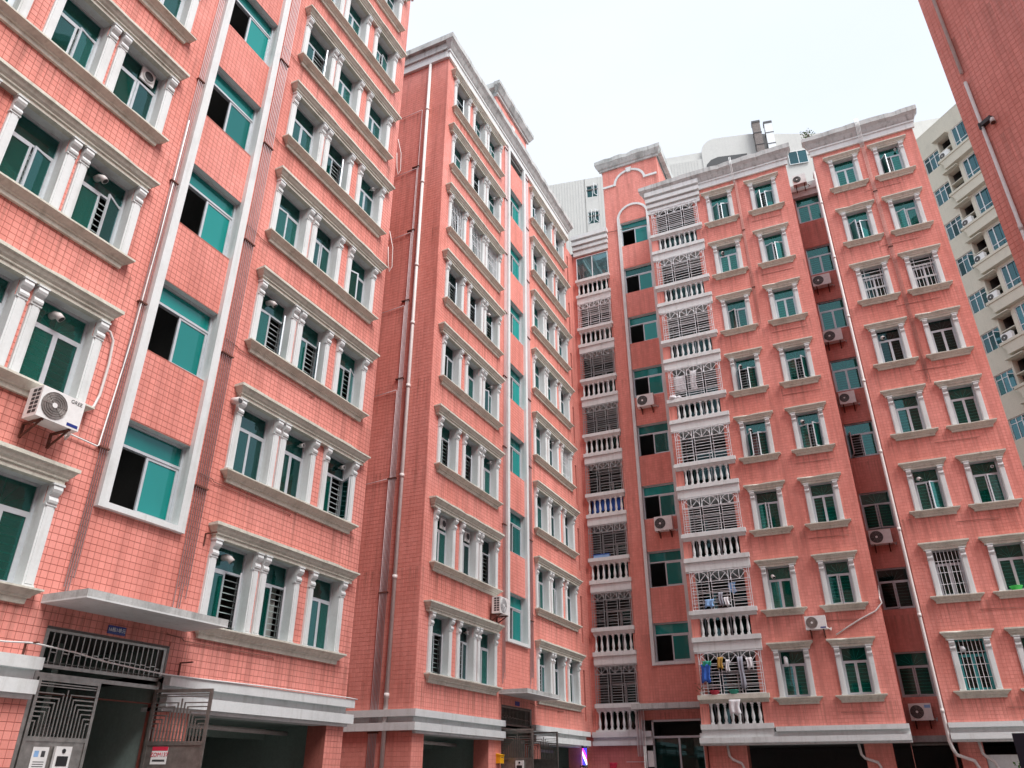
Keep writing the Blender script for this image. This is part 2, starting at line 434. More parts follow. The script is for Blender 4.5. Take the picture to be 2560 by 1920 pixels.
def liner(parent, x0, x1, zf, depth, parts=(), y0=0.01, mat='room', name='interior'):
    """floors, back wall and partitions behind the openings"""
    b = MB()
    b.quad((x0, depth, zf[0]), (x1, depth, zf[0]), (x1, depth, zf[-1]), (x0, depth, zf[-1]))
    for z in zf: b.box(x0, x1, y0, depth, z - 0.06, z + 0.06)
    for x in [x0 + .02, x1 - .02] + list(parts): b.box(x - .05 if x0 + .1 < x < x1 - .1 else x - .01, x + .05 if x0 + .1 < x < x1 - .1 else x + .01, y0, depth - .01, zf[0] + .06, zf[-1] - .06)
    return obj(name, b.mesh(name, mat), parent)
# ------------------------------------------------------------------ mouldings
def ring_moulding(x0, x1, prof, z, jit=0.0, seed=0, step=0.3, split=99):
    """profile of (outward n, z) levels, mitred round both ends of the run x0..x1 on a wall at y = 0"""
    rr = random.Random(seed); b = MB()
    ns = max(1, int((x1 - x0) / step)); rings = []
    chips = [max(0, rr.gauss(0, 1)) for _ in range(ns + 1)]
    for li, (nn, zz) in enumerate(prof):
        pts = [(x0 - nn, 0.0, z + zz), (x0 - nn, -nn, z + zz)]
        for i in range(1, ns):
            pts.append((x0 + (x1 - x0) * i / ns, -nn, z + zz))
        pts += [(x1 + nn, -nn, z + zz), (x1 + nn, 0.0, z + zz)]
        if jit and li >= len(prof) - 2:
            pts = [(px, py + (jit * chips[min(k, ns)] * .5 if 1 < k < len(pts) - 2 else 0), pz - (jit * chips[min(k, ns)] if li == len(prof) - 1 else 0)) for k, (px, py, pz) in enumerate(pts)]
        k = len(b.v); b.v += pts; rings.append((k, len(pts)))
    for li, ((a, n), (c, _)) in enumerate(zip(rings, rings[1:])):
        for i in range(n - 1): b.face((a + i, a + i + 1, c + i + 1, c + i), 1 if li >= split else 0)
    a, n = rings[0]; b.face(tuple(range(a + n - 1, a - 1, -1)))
    a, n = rings[-1]; b.face(tuple(range(a, a + n)))
    return b
CORN = [(0.10, -0.285), (0.12, -0.285), (0.12, -0.215), (0.15, -0.205), (0.15, -0.175), (0.185, -0.14), (0.225, -0.07), (0.25, -0.06), (0.25, 0.0)]
SILL = [(0.03, -0.23), (0.06, -0.23), (0.07, -0.15), (0.10, -0.14), (0.11, -0.11), (0.19, -0.045), (0.21, -0.035), (0.21, 0.0)]
CORN_S = [(0.03, -0.27), (0.06, -0.27), (0.06, -0.19), (0.09, -0.18), (0.10, -0.13), (0.17, -0.06), (0.19, -0.05), (0.19, 0.0)]
ROOF = [(0.02, 0.0), (0.09, 0.0), (0.09, 0.28), (0.13, 0.30), (0.13, 0.38), (0.17, 0.45), (0.24, 0.62), (0.32, 0.74), (0.34, 0.76), (0.34, 1.02)]
def bracket_mesh(w=0.17):
    def f():
        b = MB()
        b.extrude_x([(0.0, 0.0), (-.06, 0), (-.095, .02), (-.105, .055), (-.09, .10), (-.065, .125), (-.085, .15), (-.125, .18), (-.145, .225), (-.135, .28), (-.115, .305), (0, .305)], 0.004, w - 0.004)
        b.box(-.012, w + .012, -.15, 0, .292, .325); b.box(-.008, w + .008, -.075, 0, -.025, .004)
        return b.mesh('bracket', 'trim')
    return cached(('bracket', w), f)
def pilaster_mesh(w, h):
    def f():
        b = MB(); b.box(0, w, -.055, .0, 0, h); b.box(.03, w - .03, -.068, -.054, .06, h - .04); b.box(-.01, w + .01, -.07, 0, 0, .05)
        return b.mesh('pilaster', 'trim')
    return cached(('pil', round(w, 3), round(h, 3)), f)
# ------------------------------------------------------------------ windows
def frame_mesh(w, h, rail, mat='alu', t=0.045, d=0.07, mull=False):
    def f():
        b = MB(); b.box(0, t, 0, d, 0, h); b.box(w - t, w, 0, d, 0, h); b.box(t, w - t, 0, d, 0, t); b.box(t, w - t, 0, d, h - t, h)
        if rail: b.box(t, w - t, 0, d, rail - t / 2, rail + t / 2)
        if mull: b.box(w / 2 - t / 2, w / 2 + t / 2, 0, d, t, (rail or h) - t / 2)
        return b.mesh('window', mat)
    return cached(('frame', round(w, 3), round(h, 3), rail and round(rail, 3), mat, mull), f)
def sash_mesh(w, h, mat='alu', t=0.042):
    def f():
        b = MB(); d = .032
        b.box(0, t, -d / 2, d / 2, 0, h); b.box(w - t, w, -d / 2, d / 2, 0, h); b.box(t, w - t, -d / 2, d / 2, 0, t); b.box(t, w - t, -d / 2, d / 2, h - t, h)
        return b.mesh('sash', mat)
    return cached(('sash', round(w, 3), round(h, 3), mat), f)
def pane_mesh(w, h, mat):
    return boxm('pane', (0.0, round(w, 3), -.003, .003, 0.0, round(h, 3)), mat)
def grille_mesh(w, h, rail, mat='bar', style='h'):
    def f():
        b = MB(); t = .017
        if style == 'h':
            n = max(5, int(rail / 0.125))
            for i in range(1, n + 1): b.box(.02, w - .02, 0, t, rail * i / (n + 1) - t / 2, rail * i / (n + 1) + t / 2)
            for x in (.05, w / 2 - .05, w / 2 + .05, w - .06): b.box(x, x + t, t + .001, 2 * t, 0.02, rail)
            for a in (30, 60, 90, 120, 150):
                L = min((h - rail) * .85, w * .45); b.bar((w / 2, t / 2, rail + .03), (w / 2 + math.cos(R(a)) * L, t / 2, rail + .03 + math.sin(R(a)) * L), t)
        elif style == 'v':
            nb = max(5, int(w / 0.11))
            for i in range(nb + 1): b.box(.0 + (w - t) * i / nb, (w - t) * i / nb + t, 0, t, 0, h)
            for k in range(5): b.box(0, w, t + .001, 2 * t, h * k / 4.02 , h * k / 4.02 + t)
        else:                                   # bar cage of short uprights between rails
            for zz in (0, h * .33, h * .36, h * .70, h * .73, h * .84, h - t): b.box(0, w, 0, t * 1.2, zz, zz + t * 1.2)
            nb = 6
            for i in range(nb + 1):
                x = (w - t) * i / nb; b.box(x, x + t, t * 1.2 + .001, t * 2.2, 0, h * .73)
            b.box(w * .15, w * .15 + t, t * 1.2 + .001, t * 2.2, h * .73, h); b.box(w * .85, w * .85 + t, t * 1.2 + .001, t * 2.2, h * .73, h)
        return b.mesh('grille', mat)
    return cached(('grille', round(w, 3), round(h, 3), round(rail, 3), mat, style), f)
crnd = random.Random(31)
for nm, c in (('curtain_white', (.55, .56, .53)), ('curtain_green', (.10, .34, .24)), ('curtain_blue', (.14, .24, .36)), ('curtain_tan', (.42, .33, .22)), ('curtain_rose', (.45, .20, .20))): plain(nm, c, rough=.9)
def curtain_mesh(w, h, mat):
    def f():
        b = MB(); n = 24
        for z in (0, h):
            for i in range(n + 1): b.v.append((w * i / n, .03 * math.sin(i * 1.9) + .012 * math.sin(i * .7), z))
        for i in range(n): b.face((i, i + 1, n + 2 + i, n + 1 + i), 0, True)
        return b.mesh('curtain', mat, fix=False)
    return cached(('curt', round(w, 2), round(h, 2), mat), f)
def clutter(f, w, h):
    q = crnd.random()
    if q < .30:
        cw = w * crnd.choice([.45, .5, .95]); obj('curtain', curtain_mesh(cw, h * .96, crnd.choice(['curtain_white', 'curtain_white', 'curtain_green', 'curtain_blue', 'curtain_tan', 'curtain_rose'])), f, (crnd.choice([.02, w - cw - .02]), .22, .02))
    elif q < .55:
        b_ = ('sill_item', crnd.randrange(6)); cols = ['white', 'sky_cloth', 'teal_plastic', 'red', 'grey_cloth', 'green_plastic']
        obj('bottle', cached(b_, lambda: (lambda m_: (m_.lathe([(.05, 0), (.055, .02), (.055, .16), (.02, .21), (.02, .25)], seg=10), m_.mesh('bottle', cols[b_[1]]))[1])(MB())), f, (w * crnd.uniform(.2, .8), .17, .0))
def casement(parent, x0, z0, w, h, railh, depth, la=0, ra=0, glass='glass', mat='alu', grille='bar', cage=None, origin=(0, 0)):
    """frame with a fixed top light and two outward-opening sashes"""
    f = obj('window', frame_mesh(w, h, railh, mat), parent, (x0, origin[1] + depth, z0))
    t = .045; sw = (w - 2 * t) / 2; sh = railh - t * 1.5
    obj('pane', pane_mesh(w - 2 * t, h - railh - t * 1.5, glass), f, (t, .035, railh + t / 2))
    for side in (0, 1):
        a = (la, ra)[side]
        if side == 0:
            loc = (t + .001, .012, t); rz = R(-a)
            obj('sash', sash_mesh(sw - .002, sh, mat), f, loc, rz)
            obj('pane', pane_mesh(sw - .084, sh - .084, glass), f, (loc[0] + .041 * math.cos(rz), loc[1] + .041 * math.sin(rz), t + .042), rz)
        else:
            loc = (w - t - .001, .012, t); rz = R(180 + a)
            obj('sash', sash_mesh(sw - .002, sh, mat), f, loc, rz)
            obj('pane', pane_mesh(sw - .084, sh - .084, glass), f, (loc[0] + .041 * math.cos(rz), loc[1] + .041 * math.sin(rz), t + .042), rz)
    if grille: obj('grille', grille_mesh(w, h, railh, grille), f, (0, .075, 0))
    clutter(f, w, h)
    if cage: obj('security_bars', grille_mesh(w, h, railh, 'bar_white', cage), f, (0, -.13, 0))
    return f
def slider(parent, x0, z0, w, h, railh, depth, origin=(0, 0)):
    """stair window: fixed light above, left half slid open, right half glazed"""
    f = obj('window', frame_mesh(w, h, railh, 'alu', t=.05, d=.09), parent, (x0, origin[1] + depth, z0))
    t = .05; sw = (w - 2 * t) / 2; sh = railh - t * 1.5
    obj('pane', pane_mesh(w - 2 * t, h - railh - t * 1.5, 'glass_film'), f, (t, .045, railh + t / 2))
    obj('sash', sash_mesh(sw + .03, sh, 'alu', .05), f, (w / 2 - .03, .03, t))
    obj('pane', pane_mesh(sw - .07, sh - .1, 'glass_film'), f, (w / 2 + .02, .03, t + .05))
    obj('sash', sash_mesh(sw + .03, sh, 'alu', .05), f, (w / 2 - .01, .066, t))
    return f

# ==================================================================  ground
gb = MB(); gb.quad((-400, -400, 0), (400, -400, 0), (400, 400, 0), (-400, 400, 0))
obj('ground', gb.mesh('ground', 'asphalt', fix=False), kind='structure')

# ==================================================================  blocks A and B (same type, facing +x)
ROWS = 8
Z_SILL, Z_CORN, Z_RAIL = 2.48 + G, 4.37 + G, 3.60 + G
Z_STRIP0, Z_STRIP1, Z_STRIPR = 4.08 + G, 5.65 + G, 5.21 + G
PIL = [(.10, .28), (1.27, 1.44), (1.51, 1.69), (2.57, 2.73), (3.04, 3.21), (4.15, 4.32)]
WIN = [(.28, 1.27), (1.69, 2.57), (3.21, 4.15)]
BAY0 = 1.52; HALF = 6.36; Z_BAND = 1.06 + G; Z_TOP = 25.75 + G
W_TOP = 4.085 + G
# sash positions seen in the photograph: (bay, row, window) -> (left, right)
SASH = {('AR', 0, 0): (0, 44), ('AR', 0, 1): (0, 44), ('AR', 0, 2): (8, 6), ('AR', 1, 0): (4, 0), ('AR', 1, 2): (0, 62), ('AR', 2, 0): (6, 50),
        ('AR', 2, 1): (3, 50), ('AR', 2, 2): (0, 24), ('AR', 4, 1): (0, 47), ('AR', 5, 0): (0, 50), ('AR', 3, 1): (0, 5), ('AL', 2, 0): (0, 26), ('AL', 3, 0): (0, 5), ('AL', 4, 0): (0, 0),
        ('AL', 4, 1): (0, 30), ('AL', 3, 1): (0, 12), ('BL', 0, 2): (0, 34), ('BL', 4, 2): (0, 34), ('BL', 4, 1): (0, 30), ('BL', 4, 0): (0, 26), ('BL', 2, 1): (0, 30),
        ('BL', 7, 2): (0, 34), ('BL', 6, 1): (0, 30)}
def apartment_block(name, tagname, label, loc, left_bay=True):
    T = thing(name, label, 'building', loc, R(90))
    if tagname == 'B': GROUT_OF[T.name] = 'grout_light'
    name = T.name
    holes = []; zb = Z_BAND
    for k in range(ROWS):
        for sgn in (-1, 1):
            for a, b_ in WIN:
                xa, xb = (BAY0 + a, BAY0 + b_) if sgn > 0 else (-BAY0 - b_, -BAY0 - a)
                holes.append((xa, xb, Z_SILL + 3 * k, W_TOP + 3 * k, .24))
        holes.append((-.80, .72, Z_STRIP0 + 3 * k, Z_STRIP1 + 3 * k, .22))
    door = (-1.19, 1.15, 0.0, 2.03 + G, .25)
    holes_lo = [door]
    wall(T, -HALF, HALF, 1.53 + G, Z_TOP, [h for h in holes] + [(door[0], door[1], 1.53 + G, door[3], .25)], pool=name)
    # ground floor: piers between garage openings
    wall(T, -HALF, HALF, 0, 1.10 + G, [(-5.78, -2.05, 0, 1.02 + G, .5), (door[0], door[1], 0, 1.10 + G, .25), (1.85, 5.74, 0, 1.02 + G, .5)], pool=name, mats=('grout', 'grout'))
    # end walls
    depth = 14.0
    wall(T, 0, depth, 0, Z_TOP, (), loc=(-HALF, depth, 0), rz=R(-90), pool=name)
    wall(T, 0, depth, 0, Z_TOP, (), loc=(HALF, 0, 0), rz=R(90), tiles=False, pool=name, mats=('tile', 'tile'))
    # string course between ground floor and flats
    for side, (a, b_) in (('l', (-HALF, door[0] - .02)), ('r', (door[1] + .0, HALF))):
        bm_ = MB()
        ex0 = a - (.17 if side == 'l' else 0); ex1 = b_ + (.12 if side == 'r' else 0)
        bm_.box(ex0, ex1, -.17, .0, 1.385 + G, 1.555 + G); bm_.box(a, b_, -.02, 0, 1.24 + G, 1.386 + G)
        bm_.box(ex0, ex1, -.17, .0, 1.055 + G, 1.245 + G); bm_.box(a, b_, -.10, .4, 0.99 + G, 1.056 + G)
        if side == 'l':
            bm_.box(a - .17, a, 0, 2.6, 1.385 + G, 1.555 + G); bm_.box(a - .02, a, 0, 2.6, 1.24 + G, 1.386 + G); bm_.box(a - .17, a, 0, 2.6, 1.055 + G, 1.245 + G)
        obj('string_course', bm_.mesh('string_course', 'trim'), T)
    # rooms
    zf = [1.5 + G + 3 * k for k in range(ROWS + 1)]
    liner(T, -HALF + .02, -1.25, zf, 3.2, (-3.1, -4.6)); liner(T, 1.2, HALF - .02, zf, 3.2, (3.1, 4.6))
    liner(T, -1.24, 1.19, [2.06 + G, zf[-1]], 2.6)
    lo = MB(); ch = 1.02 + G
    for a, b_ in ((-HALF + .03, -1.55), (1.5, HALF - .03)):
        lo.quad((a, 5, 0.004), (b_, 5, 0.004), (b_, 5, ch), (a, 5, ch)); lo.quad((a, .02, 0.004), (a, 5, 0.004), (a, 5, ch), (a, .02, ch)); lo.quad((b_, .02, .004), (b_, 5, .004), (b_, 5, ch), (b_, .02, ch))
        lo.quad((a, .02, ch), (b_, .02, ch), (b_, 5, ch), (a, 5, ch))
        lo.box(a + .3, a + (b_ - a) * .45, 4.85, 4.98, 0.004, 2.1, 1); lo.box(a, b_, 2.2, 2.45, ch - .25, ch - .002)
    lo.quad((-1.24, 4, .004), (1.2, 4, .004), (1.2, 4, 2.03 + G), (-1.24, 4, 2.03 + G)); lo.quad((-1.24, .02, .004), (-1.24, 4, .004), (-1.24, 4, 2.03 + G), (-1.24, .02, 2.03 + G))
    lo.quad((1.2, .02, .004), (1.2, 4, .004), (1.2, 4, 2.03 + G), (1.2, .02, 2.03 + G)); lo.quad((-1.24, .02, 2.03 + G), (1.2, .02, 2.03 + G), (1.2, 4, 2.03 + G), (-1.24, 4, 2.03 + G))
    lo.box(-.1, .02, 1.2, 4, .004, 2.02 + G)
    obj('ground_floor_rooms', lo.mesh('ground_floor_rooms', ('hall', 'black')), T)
    # garage and hall fittings
    gp = MB(); gp.tube([(1.9, 1.2, ch - .12), (5.9, 1.2, ch - .16)], .05, 8); obj('drain_pipe', gp.mesh('drain_pipe', 'pvc'), T)
    gp = MB(); gp.tube([(-5.9, 1.2, ch - .12), (-1.9, 1.2, ch - .16)], .05, 8); obj('drain_pipe', gp.mesh('drain_pipe', 'pvc'), T)
    gp = MB(); gp.box(.5, 1.05, 1.0, 1.14, 1.3, 2.1); gp.box(.55, .78, .985, 1.0, 1.35, 2.05, 1); gp.box(.8, 1.0, .985, 1.0, 1.35, 2.05, 1); obj('meter_cabinet', gp.mesh('meter_cabinet', ('alu', 'white')), T, (.12, 1.6, .25))
    # window bays
    for k in range(ROWS):
        dz = 3 * k
        for sgn in (-1, 1):
            code = tagname + ('R' if sgn > 0 else 'L')
            def X(t0, t1): return (BAY0 + t0, BAY0 + t1) if sgn > 0 else (-BAY0 - t1, -BAY0 - t0)
            c0, c1 = X(.22, 4.36); seed = rnd.randrange(4)
            me = cached(('bayc', sgn, seed), lambda: ring_moulding(c0, c1, CORN, 0, .014, seed).mesh('cornice', 'stone'))
            obj('cornice', me, T, (0, 0, Z_CORN + dz))
            s0, s1 = X(.22, 4.22)
            me = cached(('bays', sgn, seed), lambda: ring_moulding(s0, s1, SILL, 0, .008, seed + 9).mesh('window_sill', 'stone'))
            obj('window_sill', me, T, (0, 0, Z_SILL + dz))
            for a, b_ in PIL:
                xa, xb = X(a, b_); hp = W_TOP - .31 - Z_SILL
                obj('pilaster', pilaster_mesh(xb - xa, hp), T, (xa, 0, Z_SILL + dz))
                obj('bracket', bracket_mesh(.17), T, ((xa + xb) / 2 - .085, -.002, Z_SILL + hp + dz - .015))
            for wi, (a, b_) in enumerate(WIN):
                xa, xb = X(a, b_)
                st = SASH.get((code, k, wi))
                if st is None: st = rnd.choice([(0, 0), (0, 0), (0, 0), (0, rnd.choice([12, 42] if tagname == 'A' else [10, 28])), (rnd.choice([8, 20]), 0)])
                cage = 'v' if (code == 'BL' and k == 5) or (code, k, wi) == ('BR', 3, 2) else None
                gl = 'glass' if tagname == 'A' or rnd.random() < .55 else 'glass_dark'
                wn = casement(T, xa, Z_SILL + dz, xb - xa, W_TOP - Z_SILL, Z_RAIL - Z_SILL, .17, st[0], st[1], glass=gl, cage=cage)
                VENTS.append((T, wn, code, k, wi, xb - xa))
        slider(T, -.80, Z_STRIP0 + dz, 1.52, Z_STRIP1 - Z_STRIP0, Z_STRIPR - Z_STRIP0, .13)
    # stair strip surround
    ztop = Z_TOP
    for xa in (-.96, .70): obj('post', boxm('post', (0.0, .18, -.11, .0, 3.97 + G, ztop), 'trim'), T, (xa, 0, 0))
    obj('strip_sill', boxm('strip_sill', (-.78, .70, -.105, .1, 3.975 + G, 4.075 + G), 'trim'), T)
    # entrance canopy
    cb = MB(); cb.box(-1.40, 1.42, -1.0, 0.0, 2.32 + G, 2.345 + G, 1); cb.box(-1.40, 1.42, -1.0, 0.0, 2.345 + G, 2.45 + G, 0)
    obj('entrance_canopy', cb.mesh('entrance_canopy', ('concrete', 'trim')), T)
    # roof
    rm = ring_moulding(-HALF, HALF, ROOF, 0, .02, 5, split=4).mesh('roof_cornice', ('trim', 'concrete'))
    obj('roof_cornice', rm, T, (0, 0, Z_TOP - .02))
    obj('roof_cornice', boxm('roof_cornice_side', (-HALF - .34, -HALF, 0.0, depth, Z_TOP + .72, Z_TOP + 1.0), 'concrete'), T)
    obj('roof_cornice', boxm('roof_cornice_side', (-HALF - .12, -HALF, 0.0, depth, Z_TOP - .02, Z_TOP + .36), 'trim'), T)
    obj('roof_cornice', boxm('roof_cornice_side', (-HALF - .2, -HALF, 0.0, depth, Z_TOP + .36, Z_TOP + .72), 'concrete'), T)
    rf = MB(); rf.box(-HALF, HALF, 0.0, depth, Z_TOP - .05, Z_TOP + .4); obj('roof', rf.mesh('roof', 'concrete'), T)
    # back wall closes the block
    bb = MB(); bb.quad((-HALF, depth, 0), (HALF, depth, 0), (HALF, depth, Z_TOP), (-HALF, depth, Z_TOP)); obj('rear_wall', bb.mesh('rear_wall', 'grout', fix=False), T)
    return T
VENTS = []
A_Y, B_Y, WX = 8.96, 24.57, -11.4
blockA = apartment_block('apartment_block', 'A', 'salmon tiled apartment block at the left with a blue number plate over its gate', (WX, A_Y, 0))
blockB = apartment_block('apartment_block', 'B', 'salmon tiled apartment block in the middle with a dark red side wall and downpipe', (WX, B_Y, 0))
# stair tower above block B
def tower(T, xc, y, hw, zt, arch_z, wide=True, z_base=None):
    z_base = Z_TOP if z_base is None else z_base
    wall(T, xc - hw, xc + hw, z_base, zt, (), loc=(0, y, 0), pool=T.name, name='tower_wall')
    for sx in (-1, 1): wall(T, 0, 3.0, z_base, zt, (), loc=(xc + sx * hw, y + (3.0 if sx < 0 else 0), 0), rz=R(-90 * (1 if sx < 0 else -1)), pool=T.name, name='tower_wall')
    b = MB(); prof = [(.0, 0), (.10, 0), (.10, .12), (.16, .16), (.28, .42), (.30, .44), (.30, .66)]
    obj('tower_cornice', ring_moulding(xc - hw, xc + hw, prof, 0, .02, 3).mesh('tower_cornice', 'concrete'), T, (0, y, zt - .02))
    for sx in (-1, 1): obj('tower_cornice', boxm('tower_side_cornice', (-.15, .15, 0.0, 3.0, 0.28, .60), 'concrete'), T, (xc + sx * (hw + .14), y, zt))
    b.box(xc - hw, xc + hw, y, y + 3.0, zt - .05, zt + .3); obj('tower_roof', b.mesh('tower_roof', 'concrete'), T)
def arch(T, xc, zc, r, w, y, legs=0.0, wings=0.0, name='arch_moulding', mat='trim'):
    b = MB(); seg = 18; ring = []
    pts = [(xc + (r) * math.cos(math.pi - math.pi * i / seg), zc + r * math.sin(math.pi * i / seg)) for i in range(seg + 1)]
    inn = [(xc + (r - w) * math.cos(math.pi - math.pi * i / seg), zc + (r - w) * math.sin(math.pi * i / seg)) for i in range(seg + 1)]
    for i in range(seg):
        b.extrude_y([inn[i], inn[i + 1], pts[i + 1], pts[i]], y - .06, y + .002)
    if legs:
        for x in (xc - r, xc + r - w): b.box(x, x + w, y - .06, y, zc - legs, zc)
    if wings:
        b.box(xc - r - wings, xc - r + .01, y - .06, y, zc, zc + w); b.box(xc + r - .01, xc + r + wings, y - .06, y, zc, zc + w)
        b.extrude_y([(xc - .10, zc + r - w - .08), (xc + .10, zc + r - w - .08), (xc + .16, zc + r + .1), (xc - .16, zc + r + .1)], y - .09, y)
    return obj(name, b.mesh(name, mat), T)
tower(blockB, .02, .2, 1.68, 28.45 + G, 0, z_base=Z_TOP)
arch(blockB, .02, 27.0 + G, .85, .13, .2, wings=.5)
# facade hardware on A and B
def pipe(T, pts, r, mat, name='pipe', seg=8, collars=(), cmat=None):
    b = MB(); b.tube(pts, r, seg); o = obj(name, b.mesh(name, mat), T)
    for c in collars:
        k = MB(); k.tube([(0, 0, -.06), (0, 0, .06)], r * 1.22, seg); obj('collar', k.mesh('collar', cmat or mat), o, c)
    return o
def conduit_bundle(T, xs, z0, z1, y, clamps, mat='pipe_grey', r=.009):
    for x in xs: pipe(T, [(x, y, z0 + rnd.random() * .6), (x, y, z1)], r, mat, 'conduit', 6)
    for z in clamps:
        obj('pipe_clamp', boxm('pipe_clamp', (-.03, xs[-1] - xs[0] + .03, -.03, .05, 0.0, .03), 'rust'), T, (xs[0], y, z))
zc_ = [2.0 + G + 2.93 * k for k in range(1, 9)]
conduit_bundle(blockA, [-1.13, -1.09, -1.05, -1.01], 2.5 + G, Z_TOP, -.05, zc_)
conduit_bundle(blockA, [.99, 1.04, 1.09, 1.14, 1.19, 1.24], 2.5 + G, Z_TOP, -.05, zc_)
conduit_bundle(blockB, [-1.22, -1.17, -1.12, -1.07, -1.02], 2.5 + G, Z_TOP, -.05, zc_)
conduit_bundle(blockB, [.98, 1.03, 1.08, 1.13, 1.18, 1.23, 1.28], 2.5 + G, Z_TOP, -.05, zc_)
for T in (blockA, blockB):
    for k in range(ROWS):
        z = 2.16 + G + 3 * k
        pipe(T, [(1.0, -.03, z + .06), (1.35, -.03, z + .04), (1.4, -.03, z), (3.3 + rnd.random(), -.03, z), (3.35 + rnd.random(), -.03, z - .05)], .009, 'pipe_dark', 'water_pipe', 6)
# side wall of block B: downpipe and riser bundle (x local = -HALF face)
SX = -HALF
pipe(blockB, [(SX - .08, .80, .03), (SX - .08, .80, 25.7 + G)], .058, 'pvc', 'downpipe', 10, collars=[(SX - .08, .80, z + G) for z in (1.9, 5.0, 8.03, 11.05, 13.4, 15.75, 19.5, 23.2)])
for i, x in enumerate((1.06, 1.105, 1.15, 1.195, 1.24, 1.285)):
    top = 6.0 + i * 3.4 + G if i else 23.3 + G
    top = [23.3, 20.3, 17.3, 14.2, 11.0, 8.0][i] + G
    pipe(blockB, [(SX - .05, x, .03), (SX - .05, x, top), (SX - .05, x + .02, top + .02), (SX - .05, x + 1.0, top - .05)], .011, 'pipe_grey', 'riser_pipe', 6)
for z in (1.0, 4.6, 8.0, 11.4, 14.4, 17.4, 20.4):
    obj('pipe_clamp', boxm('riser_clamp', (-.07, .0, 0.0, .30, 0.0, .035), 'rust'), blockB, (SX, 1.03, z + G))
# flue elbows, fans and cameras poking out of top lights
def flue_mesh():
    def f():
        b = MB(); b.tube([(0, .12, 0), (0, -.06, 0), (.02, -.13, -.03), (.06, -.17, -.09)], .065, 12, cap=True)
        b.tube([(.06, -.17, -.09), (.062, -.172, -.093)], .052, 12, 1); return b.mesh('flue', ('pvc', 'black'))
    return cached('flue', f)
def fan_mesh():
    def f():
        b = MB(); b.box(-.16, .16, -.02, .02, -.16, .16); b.tube([(0, -.022, 0), (0, -.05, 0)], .12, 16); b.tube([(0, -.051, 0), (0, -.055, 0)], .105, 16, 1); return b.mesh('exhaust_fan', ('white', 'black'))
    return cached('fan', f)
def lamp_mesh():
    def f():
        b = MB(); b.tube([(0, .1, 0), (0, -.05, 0)], .015, 6); b.tube([(0, -.03, .0), (0, -.13, -.01)], .05, 10); b.tube([(0, -.131, -.01), (0, -.134, -.01)], .038, 10, 1); return b.mesh('wall_fan', ('white', 'charcoal'))
    return cached('lampm', f)
special = {('AL', 3, 0): 'fan', ('AL', 1, 0): 'flue', ('AR', 2, 0): 'flue', ('AR', 0, 0): 'flue', ('AR', 1, 1): 'lamp', ('AR', 1, 2): 'lamp', ('AR', 4, 2): 'lamp', ('AL', 2, 0): 'flue', ('BL', 3, 0): 'lamp',
           ('BL', 4, 0): 'flue', ('BL', 1, 1): 'fan', ('BL', 1, 2): 'fan', ('BL', 6, 0): 'lamp', ('BL', 2, 0): 'lamp', ('BL', 0, 1): 'lamp', ('BR', 3, 1): 'lamp', ('BR', 5, 2): 'lamp'}
for T, wn, code, k, wi, w in VENTS:
    s_ = special.get((code, k, wi))
    if s_ == 'fan': obj('exhaust_fan', fan_mesh(), wn, (w * .68, -.02, 1.36))
    elif s_ == 'flue': obj('flue', flue_mesh(), wn, (w * .35 if code[1] == 'L' else w * .4, 0, 1.38))
    elif s_ == 'lamp': obj('wall_fan', lamp_mesh(), wn, (w * .75, -.02, 1.40))
# wall flue beside the first A bay cornice, brackets for the cable
fl = MB(); fl.tube([(0, .0, 0), (0, -.22, -.03)], .075, 12); fl.tube([(0, -.221, -.03), (0, -.225, -.03)], .06, 12, 1)
obj('flue', fl.mesh('wall_flue', ('pvc', 'charcoal')), blockA, (BAY0 + .0, 0, 6.98 + G))
def angle_iron():
    def f():
        b = MB(); b.box(-.015, .015, -.30, 0, .0, .02); b.box(-.015, .015, -.02, 0, -.22, .0); return b.mesh('angle_bracket', 'rust')
    return cached('angle', f)
for x, z in ((-1.46, 1.72), (1.44, 1.78), (1.46, 4.12)): obj('angle_bracket', angle_iron(), blockA, (x, 0, z + G))

# ------------------------------------------------------------------ entrance gates
def gate_leaf_mesh(w, h, hp):
    """pattern leaf: solid lower sheet, stepped bar pattern above; origin at hinge foot"""
    b = MB(); t = .05
    b.box(0, t, -.02, .02, 0, h); b.box(w - t, w, -.02, .02, 0, h); b.box(t, w - t, -.02, .02, h - t, h); b.box(t, w - t, -.02, .02, hp - .03, hp + .03); b.box(t, w - t, -.02, .02, 0, t)
    b.box(t, w - t, -.006, .006, t, hp - .03)
    n = 15; x0 = t + .03; x1 = w - t - .03
    for i in range(n):
        x = x0 + (x1 - x0) * (i + .5) / n; u = abs((i + .5) / n - .5) * 2
        top = h - t - .10 - u * .48
        b.box(x - .009, x + .009, -.012, .012, hp + .03, top)
        step = (x1 - x0) / n
        if u > .08:
            if i < n / 2: b.box(t, x + .009, -.011, .011, top - .009, top + .009)
            else: b.box(x - .009, w - t, -.011, .011, top - .009, top + .009)
    for zz in (.03, .065): b.box(t, w - t, -.011, .011, h - t - zz - .008, h - t - zz + .008)
    return b.mesh('gate_leaf', 'steel')
